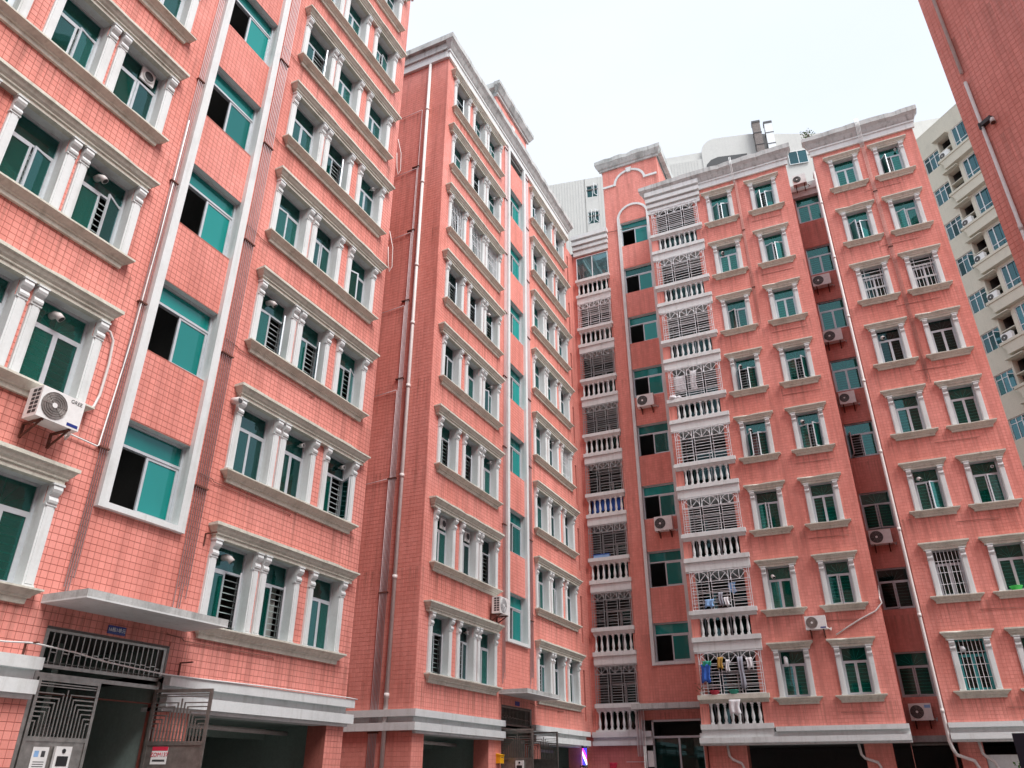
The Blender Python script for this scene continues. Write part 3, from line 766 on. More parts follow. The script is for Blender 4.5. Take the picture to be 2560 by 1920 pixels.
def transom_mesh(x0, x1, z0, z1):
    b = MB(); t = .06
    b.box(x0, x1, -.03, .03, z1 - t, z1); b.box(x0, x1, -.03, .03, z0, z0 + .05); b.box(x0, x1, -.025, .025, z0 - .13, z0 - .07)
    b.box(x0, x0 + t, -.03, .03, .02, z1 - t); b.box(x1 - t, x1, -.03, .03, .02, z1 - t)
    n = 21
    for i in range(1, n):
        x = x0 + t + (x1 - x0 - 2 * t) * i / n; b.box(x - .009, x + .009, -.01, .01, z0 + .05, z1 - t)
        if i % 2 == 0: b.box(x, x + (x1 - x0) / n, -.009, .009, z1 - .28 - .01 * i / 2, z1 - .265 - .01 * i / 2)
        if i % 2 == 0 and i > 1: b.box(x - (x1 - x0) / n, x, -.009, .009, z0 + .22, z0 + .235)
    return b.mesh('gate_frame', 'steel')
LEAF_W = 1.06; LEAF_H = 1.32 + G; LEAF_P = .47 + G
def gate(T, label, x0=-1.17, x1=1.13, la=0.0, ra=75.0, dark=False):
    g = thing('entrance_gate', label, 'gate', (0, 0, 0), 0)
    M = Matrix.Translation(T.location) @ Matrix.Rotation(T.rotation_euler.z, 4, 'Z')
    g.location = M @ Vector((0, .06, 0)); g.rotation_euler = (0, 0, T.rotation_euler.z)
    obj('gate_frame', transom_mesh(x0, x1, 1.45 + G, 2.02 + G), g)
    lm = cached('leaf', lambda: gate_leaf_mesh(LEAF_W, LEAF_H - .02, LEAF_P))
    l = obj('gate_leaf', lm, g, (x0 + .075, -.03, .02), R(-la))
    r = obj('gate_leaf', lm, g, (x1 - .075, -.03, .02), R(180 + ra))
    return g, l, r
gA, lA, rA = gate(blockA, 'dark steel entrance gate under the canopy of the left block, one leaf open', la=0, ra=106)
gB, lB, rB = gate(blockB, 'steel entrance gate of the middle block with both leaves swung out', la=88, ra=84)
# ------------------------------------------------------------------ small fixtures by the left gate
def on(T, x, y, z): return Matrix.Translation(T.location) @ Matrix.Rotation(T.rotation_euler.z, 4, 'Z') @ Vector((x, y, z))
FA = R(90)
pl = obj('number_plate', boxm('number_plate', (-.17, .17, -.012, 0.0, -.065, .065), 'blue_plate'), None, on(blockA, 0.0, -.012, 2.13 + G), FA, 'blue number plate with white characters above the left gate', 'sign')
obj('lettering', text_mesh('16栋1单元', .075, 'white'), pl, (0, -.0135, 0), rot=TXT)
pb = obj('number_plate', boxm('number_plate', (-.17, .17, -.012, 0.0, -.065, .065), 'blue_plate'), None, on(blockB, -.02, -.012, 2.13 + G), FA, 'small dark number plate in shade under the canopy of the middle block', 'sign')
def intercom(T, x, z, y, label):
    t = thing('intercom', label, 'intercom', on(T, x, y, z), T.rotation_euler.z)
    obj('case', boxm('case', (-.13, .13, -.05, .0, -.62, 0.0), 'white'), t)
    k = MB(); k.tube([(0, -.05, -.06), (0, -.06, -.06)], .03, 12); obj('camera_eye', k.mesh('camera_eye', 'black'), t)
    obj('screen', boxm('screen', (-.09, .09, -.056, -.05, -.26, -.13), 'black'), t)
    k = MB()
    for i in range(3):
        for j in range(4): k.box(-.07 + i * .052, -.07 + i * .052 + .036, -.056, -.05, -.36 - j * .05, -.33 - j * .05)
    obj('keypad', k.mesh('keypad', 'alu'), t); return t
intercom(blockA, -.45, .40 + G, .005, 'white door intercom with a black screen on the left gate')
nb = thing('notice_sheet', 'white paper notice with blue print on the left gate beside the intercom', 'notice', on(blockA, -.78, .02, .385 + G), FA)
obj('sheet', boxm('sheet', (-.12, .13, -.006, 0.0, -.62, 0.0), 'white'), nb)
k = MB(); k.box(-.09, -.02, -.008, -.006, -.13, -.05); k.box(-.09, .0, -.008, -.006, -.36, -.28); obj('blue_print', k.mesh('blue_print', 'sky_cloth'), nb)
k = MB(); k.box(.02, .08, -.008, -.006, -.13, -.05)
for i in range(6): k.box(-.08, .09, -.008, -.006, -.20 - i * .03, -.19 - i * .03)
obj('black_print', k.mesh('black_print', 'charcoal'), nb)
# sticker on the open leaf (leaf plane)
lm_ = Matrix.Translation(gA.location) @ Matrix.Rotation(gA.rotation_euler.z, 4, 'Z') @ Matrix.Translation(rA.location) @ Matrix.Rotation(rA.rotation_euler.z, 4, 'Z')
def on_leaf(Mx, x, y, z): return Mx @ Vector((x, y, z))
stk = thing('sticker', 'red and white sticker on the lower sheet of the open gate leaf', 'sticker', on_leaf(lm_, .30, -.0065, .36 + G), gA.rotation_euler.z + rA.rotation_euler.z)
obj('sheet', boxm('sheet', (-.14, .14, -.004, 0.0, -.2, .06), 'white'), stk)
obj('red_band', boxm('red_band', (-.14, .14, -.006, -.004, 0.0, .06), 'red'), stk)
obj('lettering', text_mesh('ZOM137', .085, 'red'), stk, (0, -.0065, -.06), rot=TXT)
k = MB(); k.box(-.11, .11, -.006, -.004, -.16, -.13); obj('fine_print', k.mesh('fine_print', 'charcoal'), stk)
# white cable along the front of block A
cp = [(3.6, 1.72), (5.0, 1.68), (7.07, 1.69), (7.45, 1.725), (7.62, 1.72), (8.2, 1.68), (8.73, 1.615), (9.35, 1.575), (9.94, 1.548), (10.9, 1.553), (12.27, 1.575), (15.2, 1.58), (15.5, 1.57)]
k = MB(); k.tube([(WX + .185, y, z + G) for y, z in cp], .013, 6)
obj('cable', k.mesh('cable', 'white'), None, label='white cable drooping across the gate and along the ledge of the left block', cat='cable')

# loose cables on the right-hand corner and under the sills of block A
for z_, dz_, dn in ((17.2, 1.5, 'upper'), (13.4, 1.5, 'lower')):
    k = MB(); k.tube([(WX + .03, A_Y + HALF - .02, z_ + dz_ + G), (WX + .14, A_Y + HALF + .06, z_ + dz_ * .6 + G), (WX + .16, A_Y + HALF + .08, z_ + .2 + G), (WX + .10, A_Y + HALF + .05, z_ + G), (WX + .06, A_Y + HALF + .01, z_ + .3 + G), (WX + .03, A_Y + HALF - .02, z_ + .9 + G)], .012, 6)
    obj('cable', k.mesh('cable', 'pvc'), None, label='%s pale cable loop hanging at the right corner of the left block' % dn, cat='cable')
# ------------------------------------------------------------------ air conditioners
def ac_mesh(w, h, d):
    def f():
        b = MB(); b.box(-w / 2, w / 2, -d, 0, 0, h)
        return b.mesh('case', 'white')
    return cached(('ac', w, h, d), f)
def fan_grille(r, fan_mat):
    def f():
        b = MB(); b.tube([(0, 0, 0), (0, -.008, 0)], r, 20, 0)
        for q in (1.0, .82, .64, .46): 
            n = 20; pts = [(math.cos(2 * math.pi * i / n) * r * q, -.012, math.sin(2 * math.pi * i / n) * r * q) for i in range(n + 1)]
            b.tube(pts, .004, 4, 1, cap=False)
        for i in range(8):
            a = math.pi * i / 4; b.bar((0, -.012, 0), (math.cos(a) * r, -.012, math.sin(a) * r), .005, 1)
        b.tube([(0, -.008, 0), (0, -.018, 0)], r * .2, 12, 2)
        return b.mesh('fan_grille', (fan_mat, 'steel', 'white'))
    return cached(('fang', r, fan_mat), f)
def air_conditioner(pos, rz, label, w=.76, h=.54, d=.27, logo=None, gap=.12, fan='charcoal', stripe=None):
    """pos is the foot centre on the wall face; the unit hangs on two brackets"""
    t = thing('air_conditioner', label, 'air conditioner', pos, rz, 'outdoor air conditioning units')
    obj('case', ac_mesh(w, h, d), t, (0, -gap, .03))
    obj('fan_grille', fan_grille(min(w * .30, h * .42), fan), t, (-w * .17, -gap - d, .03 + h / 2))
    k = MB(); 
    for i in range(6):
        for j in range(2): k.box(-w / 2 - .003, -w / 2, -gap - d + .04 + j * .1, -gap - d + .12 + j * .1, .09 + i * h / 7, .09 + i * h / 7 + h / 10)
    obj('side_vent', k.mesh('side_vent', 'charcoal'), t)
    def br():
        b = MB(); b.box(-.02, .02, -gap - d + .02, 0, 0, .03); b.box(-.02, .02, -.03, 0, -.22, 0.0); b.bar((0, -.02, -.2), (0, -gap - d + .06, .0), .025); return b.mesh('bracket', 'rust')
    bm_ = cached(('acbr', gap, d), br)
    for x in (-w * .32, w * .32): obj('bracket', bm_, t, (x, 0, 0))
    k = MB(); k.tube([(w / 2 - .05, -gap - .05, .12), (w / 2 + .06, -gap - .03, .05), (w / 2 + .10, -.04, .02), (w / 2 + .11, -.005, .12)], .022, 8); obj('hose', k.mesh('hose', 'pvc'), t)
    if logo: obj('lettering', text_mesh(logo, .085, 'charcoal'), t, (w * .30, -gap - d - .002, .03 + h * .86), rot=TXT)
    if stripe:
        k = MB(); k.box(w * .2, w * .46, -gap - d - .003, -gap - d, .03 + h * (.72 if stripe == 'top' else .06), .03 + h * (.90 if stripe == 'top' else .16)); obj('sticker', k.mesh('sticker', 'blue_plate' if stripe != 'top' else 'sky_cloth'), t)
    return t
air_conditioner(on(blockA, -2.26, -.05, 4.80 + G), FA, 'white air conditioner with black lettering below a window sill of the left block', w=.72, h=.50, d=.32, logo='GREE', fan='steel', stripe='low', gap=.14)
air_conditioner(on(blockB, -1.83, -.01, 4.62 + G), FA, 'white air conditioner beside the stair window strip of the middle block', w=.72, h=.52, d=.30, gap=.12, fan='alu_white')
# hose loops beside the left unit
k = MB(); k.tube([(WX + .05, 7.30, 6.98 + G), (WX + .06, 7.42, 6.98 + G), (WX + .06, 7.52, 6.85 + G), (WX + .06, 7.56, 6.4 + G), (WX + .06, 7.55, 5.8 + G), (WX + .06, 7.50, 5.55 + G), (WX + .08, 7.35, 5.45 + G), (WX + .08, 7.18, 5.40 + G)], .024, 8)
obj('hose', k.mesh('hose', 'pvc'), None, label='pale insulated hose curving down beside the window above the lettered air conditioner', cat='hose')
k = MB(); k.tube([(WX + .05, 7.25, 4.95 + G), (WX + .05, 7.75, 4.93 + G), (WX + .05, 7.78, 4.96 + G), (WX + .05, 7.86, 7.0 + G), (WX + .05, 7.88, 9.4 + G), (WX + .05, 7.86, 12.5 + G)], .014, 6)
obj('drain_hose', k.mesh('drain_hose', 'white'), None, label='thin white drain pipe climbing beside the stair windows of the left block', cat='pipe')

# ==================================================================  block C (facing the camera)
CY = 30.2
blockC = thing('apartment_block', 'salmon tiled apartment block at the back with balconies and a recessed window column', 'building', (0, CY, 0))
GROUT_OF[blockC.name] = 'grout_light'
YS = 2.0                                    # set-back of the stair tower and left balconies
C_WIN = [-3.20, -1.152, 2.425, 4.306]
WW = .86; S_C, T_C = 2.47 + G, 4.05 + G; RAIL_C = 3.57 + G
BX0, BX1 = -6.66, -4.16                     # right balcony column
LX0, LX1 = -11.35, -9.50                    # left balcony column
Z_B0, Z_B1 = 1.67 + G, 4.15 + G             # balcony opening
CR = .03; CR1 = 1.25; CRX = 5.45
holes = []
for k in range(ROWS):
    for c in C_WIN[:2]: holes.append((c - WW / 2, c + WW / 2, S_C + 3 * k, T_C + 3 * k, .22))
    holes.append((BX0 + .34, BX1 - .30, Z_B0 + 3 * k, Z_B1 + 3 * k - .02, .25))
CT = 25.68 + G
wall(blockC, BX0, CR, 1.52 + G, CT, holes, pool='C')
holes = [(c - WW / 2, c + WW / 2, S_C + 3 * k, T_C + 3 * k, .22) for k in range(ROWS) for c in C_WIN[2:]]
wall(blockC, CR1, CRX, 1.52 + G, CT, holes, pool='C')
REC = 1.8; RX0, RX1 = .10, 1.19
holes = [(RX0, RX1, 2.48 + G + 3 * k, 3.98 + G + 3 * k, .15) for k in range(ROWS)]
wall(blockC, CR, CR1, 1.1 + G, CT, holes, loc=(0, REC, 0), pool='C')
wall(blockC, 0, REC, 0, CT, (), loc=(CR, 0, 0), rz=R(90), pool='C')
wall(blockC, 0, REC, 0, CT, (), loc=(CR1, REC, 0), rz=R(-90), pool='C')
wall(blockC, 0, YS, 0, CT, (), loc=(BX0, YS, 0), rz=R(-90), pool='C')
wall(blockC, 0, 9, 0, CT, (), loc=(CRX, 0, 0), rz=R(90), tiles=False, pool='C')
SZ0, SZ1, SZR = 4.14 + G, 5.68 + G, 5.22 + G
SXC = -7.97
holes = [(-8.70, -7.22, SZ0 + 3 * k, SZ1 + 3 * k, .2) for k in range(ROWS)]
ZT = 30.6 + G
wall(blockC, LX1, BX0, 2.0 + G, ZT, holes, loc=(0, YS, 0), pool='C')
for k in range(ROWS): slider(blockC, -8.70, SZ0 + 3 * k, 1.48, SZ1 - SZ0, SZR - SZ0, .12, origin=(0, YS))
wall(blockC, -11.9, LX1, 0, 25.4 + G, [(LX0 + .12, LX1 - .1, Z_B0 + 3 * k, Z_B1 + 3 * k, .2) for k in range(ROWS)], loc=(0, YS + .05, 0), pool='C', mats=('grout', 'grout'))
# rooms behind
zf = [1.5 + G + 3 * k for k in range(ROWS + 1)]
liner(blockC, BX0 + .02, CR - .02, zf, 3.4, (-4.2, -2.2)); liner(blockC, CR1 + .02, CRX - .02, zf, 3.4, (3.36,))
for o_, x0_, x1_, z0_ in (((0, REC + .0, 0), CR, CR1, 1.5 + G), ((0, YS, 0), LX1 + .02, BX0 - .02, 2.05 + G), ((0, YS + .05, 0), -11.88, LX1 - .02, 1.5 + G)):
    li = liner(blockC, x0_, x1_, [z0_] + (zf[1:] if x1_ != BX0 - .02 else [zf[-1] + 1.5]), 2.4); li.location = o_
# stair strip posts, arches, tower
for x in (-8.84, -7.22): obj('post', boxm('post_c', (0.0, .14, -.10, .0, 4.02 + G, 27.0 + G), 'trim'), blockC, (x, YS, 0))
obj('strip_sill', boxm('strip_sill_c', (-8.70, -7.22, -.095, .1, 4.025 + G, 4.13 + G), 'trim'), blockC, (0, YS, 0))
arch(blockC, SXC, 26.95 + G, .87, .12, YS); arch(blockC, SXC, 29.35 + G, .92, .13, YS, wings=.62)
prof = [(.0, 0), (.10, 0), (.10, .12), (.16, .16), (.28, .42), (.30, .44), (.30, .72)]
TX0, TX1 = LX1 - .06, -6.36
wall(blockC, BX0, TX1, CT, ZT, (), loc=(0, YS, 0), pool='C', name='tower_wall')
wall(blockC, 0, 3.5, CT - .5, ZT, (), loc=(TX1, YS, 0), rz=R(90), pool='C', name='tower_wall')
wall(blockC, 0, 3.5, CT - .5, ZT, (), loc=(TX0 + .06, YS + 3.5, 0), rz=R(-90), pool='C', name='tower_wall')
obj('tower_cornice', ring_moulding(TX0, TX1, prof, 0, .04, 3).mesh('tower_cornice', 'concrete'), blockC, (0, YS, ZT - .02))
obj('tower_cornice', boxm('tower_side_cornice_c', (0.0, .26, 0.0, 3.5, .16, .70), 'concrete'), blockC, (TX1 + .04, YS, ZT))
obj('tower_roof', boxm('tower_roof', (TX0, TX1, 0.0, 3.5, -.05, .5), 'concrete'), blockC, (0, YS + .02, ZT))
# string courses and roofs
for a, b_ in ((BX0 - .1, CR + .08), (CR1 - .02, CRX + .1)):
    k = MB(); k.box(a if a > -1 else -4.08, b_, -.17, .0, 1.395 + G, 1.545 + G); k.box(a, b_, -.02, 0, 1.235 + G, 1.396 + G); k.box(a, b_, -.18, .0, 1.055 + G, 1.236 + G); k.box(a, b_, -.1, .6, .99 + G, 1.056 + G)
    obj('string_course', k.mesh('string_course', 'trim'), blockC)
k = MB(); k.box(-11.5, -9.05, -.24, .05, 1.40 + G, 1.60 + G); k.box(-11.5, -9.05, -.12, .05, 1.26 + G, 1.401 + G); k.box(-11.5, -9.02, -.24, .05, 1.10 + G, 1.262 + G)
obj('string_course', k.mesh('string_course', 'trim'), blockC, (0, YS, 0))
obj('string_course', boxm('recess_beam', (CR, CR1, -.1, .3, .95 + G, 1.25 + G), 'concrete'), blockC, (0, REC, 0))
for a, b_ in ((BX0, CR), (CR1, CRX)):
    obj('roof_cornice', ring_moulding(a, b_, ROOF, 0, .03, 8, split=4).mesh('roof_cornice', ('trim', 'concrete')), blockC, (0, 0, CT - .02))
    obj('roof', boxm('roof', (a, b_, .01, 9.0, CT - .05, CT + .4), 'concrete'), blockC)
for (a, b_, y, zb) in ((BX0 + .02, BX1 + .05, 0, 24.98), (LX0 - .05, LX1, YS, 25.25)):
    k = MB()
    for i, (dz, hh, nn) in enumerate(((0, .26, .10), (.26, .10, .05), (.36, .20, .16), (.56, .10, .08), (.66, .22, .22), (.88, .14, .12), (1.02, .26, .26))): k.box(a - nn * .4, b_ + nn * .3, -nn, .02, zb + dz + G + .001 * i, zb + dz + hh + G)
    obj('parapet_moulding', k.mesh('parapet_moulding', 'trim'), blockC, (0, y, 0))
obj('roof', boxm('roof_l', (-11.9, LX1, .06, 6.0, 25.4 + G, 25.6 + G), 'concrete'), blockC, (0, YS, 0))
obj('roof', boxm('roof_m', (CR, CR1, 0.0, 6.0, CT - .02, CT + .1), 'concrete'), blockC, (0, REC, 0))
k = MB(); k.box(CR - .0, CR1, -.1, .0, 24.95 + G, 25.25 + G); k.box(CR, CR1, -.2, 0, 25.25 + G, CT - .03); obj('recess_parapet', k.mesh('recess_parapet', 'trim'), blockC, (0, REC, 0))
# single windows with their surrounds
CAGE = {(2, 5): 'c', (3, 5): 'c', (2, 4): 'h2', (3, 4): 'h2', (2, 1): 'v', (2, 0): 'v'}
SASH_C = {(0, 7): (35, 25), (1, 7): (55, 20), (3, 7): (60, 0), (2, 6): (45, 20), (3, 6): (30, 0), (0, 4): (70, 30), (1, 4): (20, 60), (0, 3): (60, 30), (1, 3): (25, 50), (0, 2): (30, 10), (1, 6): (25, 25), (0, 5): (30, 0), (2, 2): (10, 30), (3, 2): (10, 15),
          (1, 1): (20, 0), (0, 0): (5, 8), (1, 0): (6, 6), (0, 1): (5, 5)}
VC = {(0, 4): 'flue', (0, 3): 'flue', (0, 1): 'flue', (0, 0): 'duct', (2, 0): 'duct2', (3, 2): 'lamp', (2, 4): 'flue', (3, 7): 'lamp', (0, 6): 'flue', (1, 3): 'flue', (2, 2): 'flue'}
for k in range(ROWS):
    for ci, c in enumerate(C_WIN):
        dz = 3 * k; pw = .175; seed = rnd.randrange(4)
        x0 = c - WW / 2 - pw; x1 = c + WW / 2 + pw
        me = cached(('cornC', ci, seed), lambda: ring_moulding(x0, x1, CORN_S, 0, .012, seed + 20).mesh('cornice', 'stone')); obj('cornice', me, blockC, (0, 0, 4.31 + G + dz))
        me = cached(('sillC', ci, seed), lambda: ring_moulding(x0, x1, SILL, 0, .006, seed + 30).mesh('window_sill', 'stone')); obj('window_sill', me, blockC, (0, 0, S_C + dz))
        hp = T_C - S_C - .30
        for xx in (x0, x1 - pw):
            obj('pilaster', pilaster_mesh(pw, hp), blockC, (xx, 0, S_C + dz)); obj('bracket', bracket_mesh(.175), blockC, (xx, -.002, S_C + hp + dz - .015))
        cg = CAGE.get((ci, k)); st = SASH_C.get((ci, k), (0, 0))
        if cg in ('c', 'v'): st = (0, 0)
        low = (ci == 2 and k == 0)
        wn = casement(blockC, c - WW / 2, S_C + dz, WW, T_C - S_C, RAIL_C - S_C, .14, st[0], st[1], glass='glass_dark' if cg else 'glass', mat='teal_frame' if low else 'alu', grille='bar_white' if (cg == 'h2' or k in (3, 4)) else 'bar', cage=cg if cg in ('c', 'v') else None)
        s_ = VC.get((ci, k))
        if s_ == 'flue': obj('flue', flue_mesh(), wn, (WW * .22, 0, 1.25))
        elif s_ == 'lamp': obj('wall_fan', lamp_mesh(), wn, (WW * .8, -.02, 1.32))
        elif s_ in ('duct', 'duct2'):
            d_ = MB(); d_.tube([(0, .1, 0), (0, -.05, 0), (.02, -.12, -.02), (.03, -.15, -.3 if s_ == 'duct' else -.09)], .07, 12); obj('flue', d_.mesh('flue', 'alu_white'), wn, (WW * .22, 0, 1.32))
    # recessed column
    st = {6: (0, 0), 5: (0, 0), 3: (75, 0), 2: (15, 15), 1: (12, 0), 0: (10, 10)}.get(k, (0, 0))
    casement(blockC, RX0, 2.48 + G + 3 * k, RX1 - RX0, 1.5, 1.02, .08, st[0], st[1], grille='bar_white' if k in (1, 3) else 'bar', origin=(0, REC), glass='glass' if k not in (1,) else 'glass_dark')
# balconies
def baluster_mesh(h):
    def f():
        b = MB(); b.box(-.055, .055, -.055, .055, 0, .07); b.box(-.055, .055, -.055, .055, h - .06, h)
        b.lathe([(.044, .07), (.050, .09), (.038, .12), (.056, .19), (.061, .25), (.05, .33), (.033, .45), (.028, .55), (.033, h - .14), (.047, h - .11), (.036, h - .08), (.047, h - .06)], seg=12)
        return b.mesh('baluster', 'trim')
    return cached(('balu', round(h, 3)), f)
def arch_grille(w, h, mat, dens=.105):
    def f():
        b = MB(); t = .021; n = 3; bw = w / n
        b.box(0, w, 0, t, 0, t); b.box(0, w, 0, t, h - t, h)
        zr = h - bw * .56
        b.box(0, w, 0, t, zr, zr + t)
        for i in range(n + 1):
            for dx in ((-.05, .05) if 0 < i < n else ((0.0, .09) if i == 0 else (-.09, -.0))):
                x = min(max(i * bw + dx, 0), w - t); b.box(x, x + t, t + .001, 2 * t, 0, h if abs(dx) > .01 or i in (0, n) else h)
        for i in range(n):
            xc = (i + .5) * bw; r = bw * .46; pv = None
            for j in range(13):
                a = math.pi * j / 12; p_ = (xc + math.cos(a) * r, t / 2, zr + .02 + math.sin(a) * r * 1.08)
                if pv: b.bar(pv, p_, t * .9)
                pv = p_
            for a in (45, 90, 135): b.bar((xc, t / 2, zr + .02), (xc + math.cos(R(a)) * r, t / 2, zr + .02 + math.sin(R(a)) * r * 1.08), t * .9)
            z = dens
            while z < zr - .03:
                b.box(i * bw + .05, (i + 1) * bw - .05, 0, t, z, z + t * .8); z += dens
        for z in (h * .2, h * .45): b.box(0, w, t + .001, t * 1.9, z, z + t * .7)
        # returns to the wall on both ends
        for x in (0, w - t):
            for z in (0.0, zr, h - t): b.box(x, x + t, t, .22, z, z + t)
        return b.mesh('security_grille', mat)
    return cached(('agr', round(w, 3), round(h, 3), mat, dens), f)
def balcony(x0, x1, k, y, nbal, pillar, glazed=False, gmat='bar_white', first=False):
    dz = 3 * k + G; e = .02
    b = MB(); b.box(x0 - e, x1 + e, -.13, .02, 1.50 + dz, 1.67 + dz); b.box(x0, x1, -.075, .02, 1.16 + dz, 1.501 + dz); b.box(x0 + .01, x1 - .01, -.05, 1.2, 1.10 + dz, 1.17 + dz)
    o = obj('balcony', b.mesh('balcony', 'trim'), blockC, (0, y, 0))
    b = MB(); b.box(x0 - e, x1 + e, -.16, .10, 2.49 + dz, 2.645 + dz); b.extrude_x([(.08, 2.36 + dz), (-.04, 2.36 + dz), (-.06, 2.40 + dz), (-.13, 2.49 + dz), (.08, 2.49 + dz)], x0 + .02, x1 - .02)
    obj('handrail', b.mesh('handrail', 'stone' if (k == 0 and x0 > -8) else 'trim'), o)
    xa = x0 + pillar; xb = x1 - (.28 if pillar else .06)
    for i in range(nbal): obj('baluster', baluster_mesh(.70), o, (xa + (xb - xa) * (i + .5) / nbal, -.02, 1.665 + dz))
    if pillar:
        pb_ = MB(); pb_.box(x0, x0 + pillar - .02, -.02, .1, 1.67 + dz, 2.36 + dz); obj('pier', pb_.mesh('pier', 'tile'), o)
    # loggia parapet back, door glazing behind
    f = obj('balcony_door', frame_mesh(x1 - x0 - .5, 2.45, 1.9, 'alu', mull=True), o, (x0 + .3, 1.1, 1.62 + dz))
    return o
def balcony_glass(o, x0, x1, dz, y=1.14):
    w = x1 - x0 - .5
    obj('pane', pane_mesh(w / 2 - .07, 1.8, 'glass_dark'), o, (x0 + .35, y, 1.68 + dz)); obj('pane', pane_mesh(w / 2 - .07, 1.8, 'glass_dark'), o, (x0 + .3 + w / 2 + .03, y, 1.68 + dz))
for k in range(ROWS):
    o = balcony(BX0, BX1, k, 0, 8, .30)
    balcony_glass(o, BX0, BX1, 3 * k + G)
    obj('security_grille', arch_grille(2.28, 1.47, 'bar_white', [.11, .12, .10, .13, .105, .12, .14, .11][k]), o, (BX0 + .14, -.12, 2.65 + 3 * k + G))
    o = balcony(LX0, LX1, k, YS, 7, 0)
    balcony_glass(o, LX0, LX1, 3 * k + G)
    if k == 7:
        f = obj('balcony_window', frame_mesh(1.80, 1.49, None, 'alu_white', mull=True), o, (LX0 + .03, -.02, 2.65 + 3 * k + G))
        for i in range(2): obj('pane', pane_mesh(.83, 1.40, 'glass_clear'), o, (LX0 + .07 + i * .88, .01, 2.69 + 3 * k + G))
    else: obj('security_grille', arch_grille(1.80, 1.47, 'bar_dark' if k < 6 else 'bar_white', [.10, .12, .11, .14, .10, .13, .12, .11][k]), o, (LX0 + .03, -.12, 2.65 + 3 * k + G))
# C ground floor: dark garages between piers, glazed stair door
gz = 1.0 + G
for a, b_ in ((-6.62, -5.25), (-1.40, -.52), (1.40, 2.10), (4.7, 5.42)):
    wall(blockC, a, b_, 0, gz, (), loc=(0, .45, 0), pool='C', name='pier')
    b = MB(); b.quad((a, .45, 0), (a, 1.0, 0), (a, 1.0, gz), (a, .45, gz)); b.quad((b_, .45, 0), (b_, 1.0, 0), (b_, 1.0, gz), (b_, .45, gz)); obj('pier_side', b.mesh('pier_side', 'grout'), blockC)
b = MB()
b.quad((BX0 + .03, 5.5, .004), (CRX - .03, 5.5, .004), (CRX - .03, 5.5, gz), (BX0 + .03, 5.5, gz)); b.quad((BX0 + .03, .05, gz), (CRX - .03, .05, gz), (CRX - .03, 5.5, gz), (BX0 + .03, 5.5, gz))
b.box(2.1, 4.7, .6, .75, .004, .75 + G - .62)
obj('garage_rooms', b.mesh('garage_rooms', 'room'), blockC)
obj('garage_wall', boxm('garage_wall', (2.12, 4.68, .55, .7, 0.0, .62 + G), 'trim'), blockC)
b = MB(); b.box(-9.08, -7.06, -.02, .04, 1.34 + G, 1.42 + G); b.box(-9.08, -9.01, -.03, .05, 0, 2.0 + G); b.box(-7.12, -7.05, -.03, .05, 0, 2.0 + G); b.box(-8.06, -8.0, -.02, .04, 0, 1.34 + G); b.box(-9.08, -7.05, -.03, .05, 1.93 + G, 2.0 + G)
dr = obj('entrance_door', b.mesh('entrance_door', 'alu'), blockC, (0, YS, 0))
for x in (-9.0, -7.99): obj('pane', pane_mesh(.90, 1.32 + G, 'glass_dark'), dr, (x, .01, .02))
b = MB(); b.quad((-9.4, 2.5, .004), (-6.7, 2.5, .004), (-6.7, 2.5, 2.05 + G), (-9.4, 2.5, 2.05 + G)); b.quad((-9.4, .02, .004), (-9.4, 2.5, .004), (-9.4, 2.5, 2.05 + G), (-9.4, .02, 2.05 + G)); b.quad((-9.1, .05, 2.04 + G), (-6.7, .05, 2.04 + G), (-6.7, 2.5, 2.04 + G), (-9.4, 2.5, 2.04 + G))
obj('stair_hall', b.mesh('stair_hall', 'room'), blockC, (0, YS, 0))
obj('entrance_canopy', boxm('canopy_c', (-9.65, -6.70, -.75, 0.0, 2.36 + G, 2.56 + G), 'concrete'), blockC, (0, YS, 0))
# link wall between B and C with its dark loggia openings
lw = [(.12, .60, 2.0 + G + 3 * k, 3.9 + G + 3 * k, .3) for k in range(ROWS)]
wall(blockC, 0, 1.35, 1.5 + G, 25.4 + G, lw, loc=(-11.55, .72, 0), rz=R(90), pool='C', mats=('grout', 'grout'), name='link_wall')
b = MB(); b.box(-12.6, -12.5, .6, 2.1, 1.5 + G, 25.4 + G); b.box(-12.6, -11.6, .62, .66, 1.5 + G, 25.4 + G); obj('link_room', b.mesh('link_room', 'room'), blockC)
# downpipes on C
pts = [(1.14, -.07, .6 + G), (1.16, -.07, 1.0 + G), (1.16, -.07, 24.55 + G), (1.18, -.03, 24.75 + G), (1.14, .5, 24.85 + G)]
pipe(blockC, [(1.9, .38, 0.03), (1.9, .38, .10 + G), (1.75, .35, .45 + G), (1.28, .1, .62 + G), (1.20, -.08, .80 + G), (1.16, -.09, 1.0 + G), (1.16, -.09, 24.6 + G), (1.16, -.02, 24.78 + G), (1.14, .5, 24.86 + G)], .055, 'pvc', 'downpipe', 10, collars=[(1.16, -.09, z + G) for z in (1.9, 4.9, 7.9, 10.9, 13.9, 16.9, 19.9, 22.9)])
for x0_, x1_ in ((-5.9, -5.42), (-1.55, -1.0), (2.0, 2.35)):
    pipe(blockC, [(x1_, .36, .03), (x1_, .36, .30 + G), (x1_ - .06, .36, .42 + G), (x0_ + .12, .36, .55 + G), (x0_ + .03, .36, .66 + G), (x0_, .36, 1.0 + G)], .045, 'pvc', 'waste_pipe', 8)
for i in range(7):
    x = -9.62 + i * .055; pipe(blockC, [(x, YS - .29, .7 + G if i < 5 else .03), (x, YS - .29, 2.35 + G)], .015, 'pipe_grey' if i % 2 else 'white', 'riser_pipe', 6)
obj('meter_box', boxm('meter_box', (-.12, .12, -.14, 0.0, -.28, .28), 'white'), blockC, (-9.17, YS - .0, .62 + G))
